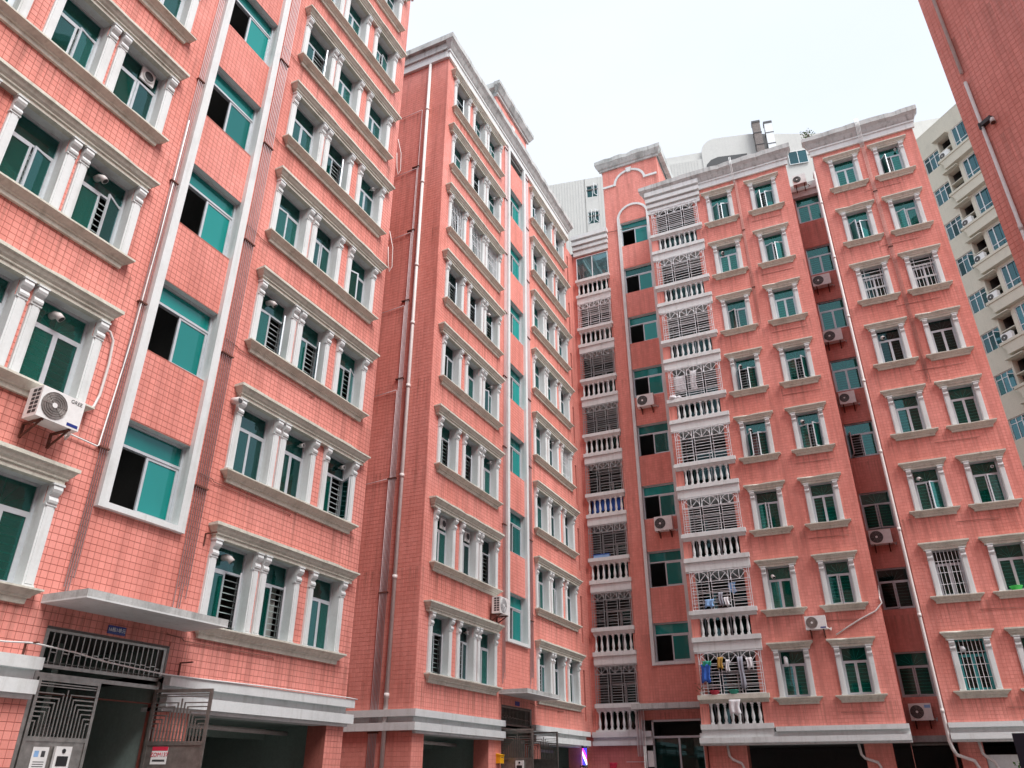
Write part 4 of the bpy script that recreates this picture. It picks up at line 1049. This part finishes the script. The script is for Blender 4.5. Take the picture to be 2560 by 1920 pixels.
conduit_bundle(blockC, [-2.36, -2.32, -2.28], 17.2 + G, CT, -.04, [22.6 + G, 19.4 + G], 'pipe_pink'); conduit_bundle(blockC, [3.30, 3.34, 3.38, 3.42], 13.2 + G, CT, -.04, [22.8 + G, 19.8 + G], 'pipe_pink')
for xx in (3.28, 3.33, 3.38, 3.43, -2.4, -2.34):
    pipe(blockC, [(xx, -.03, CT - .3), (xx, -.14, CT + .05), (xx, -.38, CT + .70), (xx, -.38, CT + 1.15)], .013, 'white', 'conduit', 6)
for k in range(ROWS):
    for x0_ in (-1.9, 3.0): pipe(blockC, [(x0_, -.025, 1.95 + G + 3 * k), (x0_ + 1.3 + rnd.random() * .5, -.025, 1.93 + G + 3 * k)], .008, 'pipe_dark', 'water_pipe', 6)
pipe(blockC, [(-9.45, YS - .06, 26.3 + G), (-7.0, YS - .06, 26.05 + G)], .015, 'rust', 'conduit', 6)
# air conditioners on C
W_C = lambda x, y, z: (x, CY + y, z + G)
for nm, x, z, st, wd in (('topmost', .49, 25.33, None, .6), ('second', .48, 19.6, None, .76), ('third', .44, 16.70, None, .76), ('fourth', .46, 13.70, None, .62), ('fifth', .53, 7.80, None, .78), ('lowest', .56, 1.68, 'top', .70)):
    place = {'topmost': 'below the roof edge', 'second': 'second from the top', 'third': 'third from the top', 'fourth': 'fourth from the top', 'fifth': 'second from the bottom', 'lowest': 'at the bottom, with a blue sticker'}[nm]
    air_conditioner(W_C(x, REC - (.0 if nm != 'topmost' else .22), z), 0, 'white air conditioner in the recessed window column, ' + place, w=wd, h=.54, d=.28, gap=.10, stripe=st)
air_conditioner(W_C(-2.18, -.01, 4.60), 0, 'white air conditioner between two windows low on the back block', w=.70, h=.46, d=.27, gap=.12, fan='steel', stripe='low')
air_conditioner(W_C(-8.09 + .0, YS - .01, 15.42), 0, 'white air conditioner under a stair window high on the back block', w=.80, h=.60, d=.28, gap=.10)
air_conditioner(W_C(-7.78, YS - .01, 9.42), 0, 'white air conditioner under a stair window low on the back block', w=.78, h=.62, d=.28, gap=.10)
k = MB(); k.tube([(-1.59, CY - .05, 4.45 + G), (-1.1, CY - .05, 4.72 + G), (-.713, CY - .05, 4.92 + G), (-.157, CY - .05, 5.16 + G), (.08, CY - .05, 5.42 + G), (.05, CY - .04, 5.58 + G), (.06, CY + .3, 5.75 + G), (.09, CY + 1.0, 6.2 + G), (.10, CY + REC - .03, 6.25 + G)], .026, 8)
obj('hose', k.mesh('hose', 'pvc'), None, label='pale loose hose running from the low air conditioner into the recess', cat='hose')

# ------------------------------------------------------------------ laundry and things on the lower balconies
def cloth(name, label, pos, w, h, mat, rz=0.0, seed=0, cat='cloth', group=None):
    rr = random.Random(seed); b = MB(); nx, nz2 = 8, 6
    ph = rr.random() * 6
    def pt(i, j, o):
        u = i / nx; v = j / nz2
        x = (u - .5) * w * (1 - .12 * math.sin(v * 3)) + .02 * math.sin(v * 5 + ph); z = -v * h - (.04 * math.sin(u * 9 + ph) * v)
        return (x, o + .03 * math.sin(u * 11 + ph) * (.3 + v), z)
    for o in (0, .012):
        for j in range(nz2 + 1):
            for i in range(nx + 1): b.v.append(pt(i, j, o))
    m_ = (nx + 1) * (nz2 + 1)
    for j in range(nz2):
        for i in range(nx):
            a = j * (nx + 1) + i; b.face((a, a + 1, a + nx + 2, a + nx + 1), 0, True); b.face((m_ + a + nx + 1, m_ + a + nx + 2, m_ + a + 1, m_ + a), 0, True)
    for i in range(nx):
        for base in (0, nz2 * (nx + 1)): b.face((base + i, base + i + 1, m_ + base + i + 1, m_ + base + i))
    for j in range(nz2):
        for base in (0, nx): a = j * (nx + 1) + base; b.face((a, a + nx + 1, m_ + a + nx + 1, m_ + a))
    return obj(name, b.mesh(name, mat), None, pos, rz, label, cat, group)
LG = 'laundry on the balcony grilles'
yg = CY - .17
cloth('shirt', 'blue shirt hanging at the left of the lowest balcony grille', (-6.28, yg, 3.70 + G), .36, .62, 'blue_cloth', seed=1, cat='clothing', group=LG)
cloth('cloth', 'teal cloth hanging above the blue shirt on the lowest balcony', (-6.20, yg - .05, 3.80 + G), .34, .14, 'teal_plastic', seed=2, group=LG)
cloth('cloth', 'ochre cloth hanging on the lowest balcony grille', (-5.72, yg, 3.92 + G), .22, .40, 'ochre_cloth', seed=3, group=LG)
cloth('cloth', 'narrow white cloth next to the ochre one on the lowest balcony', (-5.46, yg, 3.82 + G), .16, .42, 'white_cloth', seed=4, group=LG)
cloth('cloth', 'long grey garment hanging in the middle of the lowest balcony', (-4.98, yg, 3.90 + G), .20, 1.1, 'grey_cloth', seed=5, group=LG)
cloth('cloth', 'white towel at the right of the lowest balcony grille', (-4.66, yg, 3.85 + G), .24, .38, 'white_cloth', seed=6, group=LG)
cloth('towel', 'white towel draped over the handrail of the lowest balcony', (-5.38, CY - .20, 2.46 + G), .42, .50, 'white_cloth', seed=7, cat='towel')
cloth('bag', 'bright blue bag hanging on the second balcony grille from the ground', (-5.86, yg, 6.02 + G), .36, .28, 'sky_cloth', seed=8, cat='bag')
cloth('cloth', 'grey cloth hanging in the middle of the second balcony from the ground', (-5.40, yg, 6.25 + G), .18, .50, 'grey_cloth', seed=9, group=LG)
cloth('cloth', 'white cloth beside the grey one on the second balcony from the ground', (-5.20, yg, 6.05 + G), .18, .32, 'white_cloth', seed=10, group=LG)
cloth('cloth', 'pale blue towel at the right of the second balcony from the ground', (-4.95, CY - .06, 6.60 + G), .28, .40, 'sky_cloth', seed=11, group=LG)
cloth('shirt', 'pale grey shirt hanging inside the fifth balcony grille from the ground', (-6.05, CY - .05, 15.75 + G), .5, .75, 'white_cloth', seed=12, cat='clothing', group=LG)
cloth('cloth', 'pale cloth in the middle of the fifth balcony grille from the ground', (-5.45, CY - .05, 15.9 + G), .3, .95, 'white_cloth', seed=13, group=LG)
cloth('tarpaulin', 'blue tarpaulin behind the balusters of a left balcony of the back block', (-10.42, CY + YS + .14, 11.42 + G), 1.6, .62, 'blue_cloth', seed=14, cat='tarpaulin')
def basin(label, pos, mat):
    b = MB(); b.lathe([(.12, 0), (.13, .005), (.19, .13), (.205, .135), (.205, .145), (.185, .14), (.125, .02), (.05, .015)], seg=18)
    obj('basin', b.mesh('basin', mat), None, pos, 0, label, 'basin', 'plastic basins')
basin('red plastic basin on the handrail of the lowest balcony', (-6.05, CY - .03, 2.646 + G), 'red')
basin('teal plastic basin on the handrail of the lowest balcony', (-5.36, CY - .03, 2.646 + G), 'teal_plastic')
basin('bright green basin on the sill of a barred window at the right edge', (C_WIN[3] - .1, CY + .02, S_C + 3 + .002), 'green_plastic')
def pot_plant(label, pos, s=1.0, leaf='leaf', n=40, h=.35, name='potted_plant', potmat='white'):
    t = thing(name, label, 'plant', pos)
    b = MB(); b.lathe([(.06 * s, 0), (.09 * s, .14 * s), (.095 * s, .14 * s), (.08 * s, .13 * s)], seg=14); obj('pot', b.mesh('pot', potmat), t)
    b = MB(); b.tube([(0, 0, .1 * s), (.01, 0, .2 * s), (0, .01, (.14 + h * .6) * s)], .012 * s, 6); obj('stem', b.mesh('stem', 'bark'), t)
    rr = random.Random(n); b = MB()
    for i in range(n):
        a = rr.random() * 6.28; z = (.14 + rr.random() * h) * s; q = .03 + rr.random() * .16
        c = Vector((math.cos(a) * q * s, math.sin(a) * q * s, z)); d = Vector((math.cos(a), math.sin(a), rr.uniform(-.4, .8))).normalized() * .11 * s
        u = d.cross(Vector((0, 0, 1))).normalized() * .03 * s
        k_ = len(b.v); b.v += [tuple(c), tuple(c + d * .5 + u), tuple(c + d), tuple(c + d * .5 - u + Vector((0, 0, .01)))]; b.face((k_, k_ + 1, k_ + 2, k_ + 3))
    obj('foliage', b.mesh('foliage', leaf, fix=False), t)
pot_plant('small potted plant at the left end of the lowest balcony handrail', (-6.52, CY - .03, 2.646 + G), .9)
bx = thing('storage_box', 'blue box with a lid on the handrail of a left balcony of the back block', 'box', (-10.75, CY + YS - .03, 8.646 + G))
obj('body', boxm('body', (-.36, .36, -.09, .09, 0.0, .13), 'sky_cloth'), bx); obj('lid', boxm('lid', (-.38, .38, -.105, .105, .13, .155), 'blue_cloth'), bx)
bg_ = thing('bundle', 'white bundle lying on the handrail of the fifth balcony from the ground', 'bundle', (-6.42, CY - .03, 14.646 + G))
b = MB(); b.lathe([(.06, 0), (.17, .02), (.20, .09), (.17, .16), (.08, .20)], seg=12); obj('body', b.mesh('body', 'white_cloth'), bg_, (0, 0, 0)); b = MB(); b.lathe([(.08, 0), (.13, .05), (.1, .14), (.03, .17)], (.26, 0, 0), seg=12); obj('body', b.mesh('body', 'white_cloth'), bg_)

# ------------------------------------------------------------------ street-level things
bp_ = thing('barber_pole', 'glowing blue, white and red barber pole by the corner of the middle block', 'barber pole', on(blockB, 5.62, 0, .30 + G), FA)
b = MB(); b.tube([(0, -.2, 0), (0, -.2, .10)], .10, 16); b.tube([(0, -.2, .66), (0, -.2, .74)], .10, 16); b.box(-.03, .03, -.2, 0, .03, .07); b.box(-.03, .03, -.2, 0, .68, .72); obj('cap', b.mesh('cap', 'charcoal'), bp_)
b = MB(); seg = 24; hh = 14
for j in range(hh + 1):
    for i in range(seg): a = 2 * math.pi * i / seg; b.v.append((math.cos(a) * .075, -.2 + math.sin(a) * .075, .10 + .56 * j / hh))
for j in range(hh):
    for i in range(seg):
        a = j * seg + i; c = j * seg + (i + 1) % seg; b.face((a, c, c + seg, a + seg), [0, 0, 0, 0, 1, 2][((i + j) // 4) % 6], True)
obj('glass_drum', b.mesh('glass_drum', ('glow_blue', 'glow_white', 'glow_red')), bp_)
mb_ = thing('letter_box', 'yellow letter box beside the gate of the middle block', 'letter box', on(blockB, -1.42, -.0, .36 + G), FA)
b = MB(); b.box(-.13, .13, -.15, 0, 0, .22); b.extrude_x([(0, .22), (-.17, .22), (-.17, .235), (0, .27)], -.145, .145); obj('case', b.mesh('case', 'yellow'), mb_)
obj('slot', boxm('slot', (-.09, .09, -.153, -.15, .15, .165), 'charcoal'), mb_)
lmB = Matrix.Translation(gB.location) @ Matrix.Rotation(gB.rotation_euler.z, 4, 'Z') @ Matrix.Translation(lB.location) @ Matrix.Rotation(lB.rotation_euler.z, 4, 'Z')
t = intercom(blockB, 0, .5 + G, 0, 'white door intercom on the swung-out gate leaf of the middle block'); t.location = lmB @ Vector((.62, -.0065, .42 + G)); t.rotation_euler = (0, 0, gB.rotation_euler.z + lB.rotation_euler.z)
# white minivan, only its roof shows over the lower edge
van = thing('minivan', 'white minivan parked before the garages, only its roof line visible', 'van', (-2.0, 24.6, 0), 0)
b = MB()
prof = [(-2.15, .35), (2.2, .35), (2.28, .75), (2.05, .98), (1.55, 1.08), (.95, 1.52), (.55, 1.60), (-.6, 1.63), (-1.75, 1.60), (-2.05, 1.50), (-2.2, 1.1)]
b.extrude_y(prof, -.82, .82); me = b.mesh('body', 'car_paint'); bm = bmesh.new(); bm.from_mesh(me); bmesh.ops.bevel(bm, geom=[e for e in bm.edges], offset=.07, segments=3, affect='EDGES'); bm.to_mesh(me); bm.free()
for p in me.polygons: p.use_smooth = True
obj('body', me, van)
for s in (-1, 1):
    b = MB(); b.extrude_y([(-1.9, 1.1), (.75, 1.1), (1.28, 1.1), (.85, 1.45), (-1.8, 1.45)], s * .822 - .004, s * .822 + .004); obj('side_window', b.mesh('side_window', 'glass_dark'), van)
    for x in (-1.35, 1.45):
        b = MB(); b.tube([(x, s * .70, .32), (x, s * .86, .32)], .32, 20); w_ = obj('wheel', b.mesh('wheel', 'tyre'), van); b = MB(); b.tube([(x, s * .86, .32), (x, s * .87, .32)], .19, 16); obj('rim', b.mesh('rim', 'alu'), w_)
b = MB(); b.extrude_x([(0, 0)] * 0 or [(-.7, 0), (.7, 0), (.6, .42), (-.6, .42)], -.004, .004); ws = obj('windscreen', b.mesh('windscreen', 'glass_dark'), van, (1.56, 0, 1.10), rot=(0, R(-43), 0))
# navy board at the right edge
bd = thing('sign_board', 'dark navy sign board with a white mark at the lower right corner of the view', 'sign', (2.95, 24.0, 0), R(-12))
obj('board', boxm('board', (-.62, .9, -.04, .04, .9, .96 + G), 'navy'), bd); obj('header', boxm('header', (-.30, .9, -.05, .05, .965 + G, 1.27 + G), 'white'), bd)
for x in (-.5, .8): obj('leg', boxm('leg', (-.03, .03, -.03, .03, 0.0, .9), 'darksteel'), bd, (x, 0, 0))
b = MB(); b.extrude_y([(-.2, .68 + G), (-.12, .74 + G), (-.02, .70 + G), (.06, .62 + G), (.0, .55 + G), (-.06, .64 + G), (-.14, .62 + G)], -.045, -.04); obj('mark', b.mesh('mark', 'sky_cloth'), bd)
def shrub(label, pos, rx, h, n, leafmat, name='shrub'):
    t = thing(name, label, 'plant', pos); rr = random.Random(n); b = MB()
    for i in range(5):
        a = rr.random() * 6.28; b.tube([(0, 0, 0), (math.cos(a) * rx * .3, math.sin(a) * rx * .3, h * .5), (math.cos(a) * rx * .6, math.sin(a) * rx * .6, h * .9)], [.03, .02, .008], 6)
    obj('stem', b.mesh('stem', 'bark'), t); b = MB()
    for i in range(n):
        a = rr.random() * 6.28; v = rr.random(); q = rx * math.sqrt(rr.random()) * (1 - .5 * abs(v - .55)); c = Vector((math.cos(a) * q, math.sin(a) * q, h * (.25 + .75 * v)))
        d = Vector((rr.gauss(0, 1), rr.gauss(0, 1), rr.gauss(.3, 1))).normalized() * rr.uniform(.05, .10); u = d.cross(Vector((rr.random(), rr.random(), 1))).normalized() * d.length * .4
        k_ = len(b.v); b.v += [tuple(c), tuple(c + d * .5 + u), tuple(c + d), tuple(c + d * .5 - u)]; b.face((k_, k_ + 1, k_ + 2, k_ + 3))
    obj('foliage', b.mesh('foliage', leafmat, fix=False), t); return t
shrub('green shrub in front of the low white wall at the lower right', (3.0, 26.0, 0), .75, 1.85, 1500, 'leaf_bright')
shrub('small leafy plant growing on the roof corner of the back block', (1.25, CY + .15, CT + .98), .35, .75, 130, 'leaf', name='roof_plant')
# red bag and water pipe at the foot of the left balconies
pipe(blockC, [(-10.2, YS - .02, .52 + G), (-9.4, YS - .02, .52 + G), (-9.4, YS - .02, .30 + G)], .013, 'white', 'water_pipe', 6)
cloth('bag', 'red and white bag hanging on the wall below the left balconies', (-10.75, CY + YS - .06, .50 + G), .34, .35, 'red', seed=21, cat='bag')

# ==================================================================  block D: windowless tiled flank at the right
dAZ = R(-45.6)
blockD = thing('apartment_block', 'salmon tiled apartment block at the right edge, a blank wall with a thin downpipe', 'building', (3.55, 14.6, 0), dAZ)
GROUT_OF[blockD.name] = 'grout_light'
wall(blockD, 0, 9.0, 0, 31.0, (), pool='D')
wall(blockD, 9.0, 30.0, 0, 31.0, [(11 + 3.4 * i, 12.6 + 3.4 * i, 1.0 + 3 * k, 2.6 + 3 * k, .2) for i in range(5) for k in range(1, 10)], tiles=False, mats=('tile', 'trim'))  # unseen run of the flank, added to enclose the courtyard and cut skylight
_rw = Matrix.Rotation(-dAZ, 4, 'Z') @ (Vector((26.0, -13.0, 0)) - blockD.location)
wall(blockD, 0, 40, 0, 27.0, [(2 + 3.2 * i, 3.5 + 3.2 * i, 1.0 + 3 * k, 2.6 + 3 * k, .2) for i in range(12) for k in range(1, 8)], loc=tuple(_rw), rz=math.pi - dAZ, tiles=False, mats=('tile', 'trim'), name='added_rear_wing')  # wing added behind the camera, unseen: shades lower floors and bounces red onto them
b = MB(); b.quad((9.5, .9, 0), (29.5, .9, 0), (29.5, .9, 30.5), (9.5, .9, 30.5)); obj('interior', b.mesh('interior', 'room', fix=False), blockD)
b = MB(); b.quad((.5, .9, 0), (39.5, .9, 0), (39.5, .9, 26.5), (.5, .9, 26.5)); b.quad((0, 0, 27.0), (40, 0, 27.0), (40, 10, 27.0), (0, 10, 27.0)); obj('interior', b.mesh('interior', 'room', fix=False), blockD, tuple(_rw), math.pi - dAZ)  # backing and top for the added unseen wing
b = MB(); b.quad((0, 0, 0), (0, 10, 0), (0, 10, 31), (0, 0, 31)); b.quad((30, 0, 0), (30, 10, 0), (30, 10, 31), (30, 0, 31)); b.quad((0, 10, 0), (30, 10, 0), (30, 10, 31), (0, 10, 31)); obj('rear_walls', b.mesh('rear_walls', 'tile'), blockD)
obj('roof', boxm('roof_d', (-.2, 30.2, -.2, 10.2, 31.0, 31.4), 'concrete'), blockD)
pipe(blockD, [(.36, -.055, .03), (.36, -.055, 12.95 + G)], .034, 'pvc', 'downpipe', 10, collars=[(.36, -.055, z + G) for z in (3.1, 6.1, 9.12)])
pipe(blockD, [(.36, -.055, 13.22 + G), (.36, -.055, 30.5)], .034, 'pvc', 'downpipe', 10, collars=[(.36, -.055, z + G) for z in (18.0, 23.0)])
lf = thing('wall_lamp', 'dark metal arm with a small lamp beside the downpipe of the right block', 'lamp', tuple(Matrix.Translation(blockD.location) @ Matrix.Rotation(dAZ, 4, 'Z') @ Vector((.45, 0, 11.72 + G))), dAZ)
b = MB(); b.box(-.12, .14, -.10, -.0, -.045, .045); b.box(-.12, -.09, -.12, 0, -.11, .05); obj('arm', b.mesh('arm', 'darksteel'), lf)
b = MB(); b.tube([(.14, -.06, -.03), (.15, -.08, -.16)], [.035, .055], 12); b.tube([(.15, -.08, -.16), (.151, -.081, -.175)], .045, 12, 1); obj('lamp_head', b.mesh('lamp_head', ('pvc', 'rust')), lf)

# ==================================================================  block E: beige building seen between C and D
blockE = thing('beige_building', 'tall beige building with balcony ledges seen between the back block and the right block', 'building', (10.31, 51.0, 0), dAZ)
ER = 3.03; ET = 42.85 + G
holes = []; EK = 10
for k in range(EK):
    dz = G - ER * k
    holes += [(-1.33, 0.0, 39.42 + dz, 40.82 + dz, .18), (1.36, 3.0, 39.62 + dz, 41.36 + dz, .15), (.12, 1.08, 39.42 + dz, 41.28 + dz, .5)]
wall(blockE, -9, 9, 0, ET, holes, tiles=False, mats=('beige', 'beige'))
liner(blockE, -8.9, 8.9, [ET - 1.2 - ER * k for k in range(EK, -1, -1)], 3.0, (-2.0, .06, 1.22))
b = MB(); b.quad((-9, 0, 0), (-9, 12, 0), (-9, 12, ET), (-9, 0, ET)); b.quad((9, 0, 0), (9, 12, 0), (9, 12, ET), (9, 0, ET)); b.quad((-9, 12, 0), (9, 12, 0), (9, 12, ET), (-9, 12, ET)); obj('side_walls', b.mesh('side_walls', 'beige'), blockE)
obj('roof', boxm('roof_e', (-9.0, 9.0, 0.0, 12.0, ET - .02, ET + .12), 'beige'), blockE)
b = MB(); b.extrude_y([(-1.0, ET + .12), (2.6, ET + .12), (2.2, ET + .32), (.6, ET + .42)], .5, 1.2); obj('roof_awning', b.mesh('roof_awning', 'pale'), blockE)
b = MB(); b.box(-7, -.9, -1.2, 6, ET - 6, ET + .35); b.box(-7.2, -.7, -1.4, 6.2, ET + .35, ET + .75); obj('stair_head', b.mesh('stair_head', 'beige'), blockE, (-2.2, 9.0, 2.2))
def ledge_mesh():
    b = MB()
    b.box(.0, 3.1, -.42, .0, .0, .14)
    pr = [(0.0, 0.0), (.0, -.06), (.10, -.10), (.22, -.28), (.30, -.42), (.30, -.75), (3.1, -.75), (3.1, 0.0)]
    b.extrude_y(pr, -.36, -.001); b.box(-.02, 3.1, -.43, 0, -.04, .0)
    return b.mesh('ledge', 'beige')
le = ledge_mesh()
for k in range(EK):
    dz = G - ER * k
    obj('ledge', le, blockE, (0.0, 0, 39.25 + dz))
    f = obj('window', frame_mesh(1.33, 1.40, 1.05, 'alu_white'), blockE, (-1.33, .08, 39.42 + dz))
    for i in range(3): obj('pane', pane_mesh(.38, 1.3, 'glass_blue' if (i + k) % 3 else 'glass_dark'), f, (.06 + i * .42, .03, .05))
    for i in (1, 2): obj('mullion', boxm('mullion', (-.025, .025, -.01, .05, 0.0, 1.4), 'alu_white'), f, (.05 + i * .42, .0, 0))
    if k in (3, 5, 6, 7): obj('sash', sash_mesh(.42, 1.0, 'alu_white'), f, (1.29, -.01, .04), R(180 + 62)); obj('pane', pane_mesh(.36, .92, 'glass_blue'), f, (1.29 - .03 * math.cos(R(62)), -.01 - .03, .08), R(180 + 62))
    f = obj('window', frame_mesh(1.64, 1.74, .45, 'alu_white'), blockE, (1.36, .05, 39.62 + dz))
    for i in range(2): obj('pane', pane_mesh(.76, 1.64, 'glass_blue'), f, (.05 + i * .79, .035, .05))
    obj('mullion', boxm('mullion2', (-.03, .03, -.015, .055, 0.0, 1.74), 'alu_white'), f, (.42, 0, 0))
    obj('niche_shelf', boxm('niche_shelf', (.12, 1.08, -.01, .46, -.03, .03), 'beige'), blockE, (0, 0, 40.25 + dz))
    b_ = cached('hood', lambda: (lambda q: (q.extrude_x([(0, 0), (-.34, -.02), (-.34, .04), (0, .12)], -.06, 1.16), q.mesh('hood', 'beige'))[1])(MB()))
    obj('niche_hood', b_, blockE, (0, 0, 41.3 + dz))
    if k in (0, 2, 3, 4, 5):
        p_ = Matrix.Translation(blockE.location) @ Matrix.Rotation(dAZ, 4, 'Z') @ Vector((.52, -.02, 39.39 + dz))
        t = thing('air_conditioner', 'white air conditioner on a ledge of the beige building, %s' % ('topmost' if k == 0 else ['', '', 'second', 'third', 'fourth', 'lowest'][k] + (' from the top' if k != 5 else ' in view')), 'air conditioner', p_, dAZ, 'air conditioners on the beige building')
        obj('case', ac_mesh(.74, .55, .28), t, (0, 0, 0.0)); obj('fan_grille', fan_grille(.21, 'charcoal'), t, (-.14, -.28, .27))

# ==================================================================  block F: pale building behind
blockF = thing('pale_building', 'pale high building with a rounded rooftop volume behind the back block', 'building', (-16.5, 50.5, 0), R(11))
FT = 47.9 + G
holes = []
for k in range(4): holes.append((.03, 1.06, 45.75 + G - 2.95 * k, 47.05 + G - 2.95 * k, .15))
wall(blockF, -14, 34, 0, FT, holes, tiles=False, mats=('pale', 'pale'))
b = MB(); b.quad((-14, 0, 0), (-14, 12, 0), (-14, 12, FT), (-14, 0, FT)); b.quad((34, 0, 0), (34, 12, 0), (34, 12, FT), (34, 0, FT)); b.quad((-14, 12, 0), (34, 12, 0), (34, 12, FT), (-14, 12, FT)); b.box(-14, 34, .005, 12, FT - .1, FT + .02); obj('roof', b.mesh('roof', 'pale'), blockF)
liner(blockF, -1, 2, [FT - 1.3 - 2.95 * k for k in range(4, -1, -1)], 2.5)
for x in range(-56, 40): obj('rib', boxm('rib', (-.03, .03, -.025, .0, 30.0, FT), 'pale'), blockF, (x * .25 + .125 if not (0 <= x * .25 + .125 <= 1.1) else -.1, 0, 0))
for k in range(4):
    f = obj('window', frame_mesh(1.03, 1.30, None, 'alu_white', mull=True), blockF, (.03, .05, 45.75 + G - 2.95 * k))
    for i in range(2): obj('pane', pane_mesh(.45, 1.2, 'glass_dark'), f, (.05 + i * .5, .03, .05))
    obj('sash', sash_mesh(.5, 1.2, 'alu_white'), f, (.98, -.01, .05), R(180 + 55)); 
    if k == 1: obj('sash', sash_mesh(.5, 1.2, 'alu_white'), f, (.05, -.01, .05), R(-50))
b = MB(); b.box(6.2, 11.0, 0.3, 8, FT, 48.95 + G); obj('roof_storey', b.mesh('roof_storey', 'pale'), blockF)
prof = [(10.3, 46.4 + G), (10.3, 48.6 + G), (10.36, 49.0 + G), (10.55, 49.4 + G), (10.9, 49.75 + G), (11.4, 49.95 + G), (14.5, 49.75 + G), (19.6, 48.5 + G), (26, 47.9 + G), (26, 46.4 + G)]
b = MB(); b.extrude_y(prof, -.06, 6.0); obj('rounded_volume', b.mesh('rounded_volume', 'pale'), blockF)
b = MB(); b.extrude_y([(10.45, 46.41 + G), (10.6, 47.1 + G), (11.0, 47.55 + G), (11.6, 47.75 + G), (14.0, 47.6 + G), (14.0, 46.41 + G)], -.09, -.06); obj('rounded_opening', b.mesh('rounded_opening', 'charcoal'), blockF)
f = obj('window', frame_mesh(1.5, 1.4, None, 'alu_white', mull=True), blockF, (17.2, -.14, 45.5 + G))
for i in range(2): obj('pane', pane_mesh(.68, 1.3, 'glass_blue'), f, (.05 + i * .72, .03, .05))
ME = Matrix.Translation(blockF.location) @ Matrix.Rotation(R(11), 4, 'Z')
def flue_stack(label, x, z0, z1, mat, w):
    t = thing('flue_stack', label, 'flue', ME @ Vector((x, -.4, z0 + G)), R(11), 'flues on the pale building')
    obj('duct', boxm('duct', (-w / 2, w / 2, -.25, .28, 0.0, z1 - z0 - .35), mat), t)
    b = MB(); b.extrude_x([(-.28, z1 - z0 - .35), (-.28, z1 - z0 - .15), (-.15, z1 - z0), (.15, z1 - z0), (.3, z1 - z0 - .2), (.3, z1 - z0 - .35)], -w / 2 - .03, w / 2 + .03); obj('cowl', b.mesh('cowl', 'darksteel'), t)
    for q in (.35, .7): obj('flange', boxm('flange', (-w / 2 - .03, w / 2 + .03, -.28, .29, -.03, .03), 'darksteel'), t, (0, 0, (z1 - z0 - .35) * q))
flue_stack('dark weathered metal flue on the pale building behind the back block', 15.1, 46.5, 50.7, 'flue_dark', .62)
flue_stack('white metal flue next to the dark one on the pale building', 16.05, 46.5, 50.4, 'alu_white', .62)
finish_tiles()
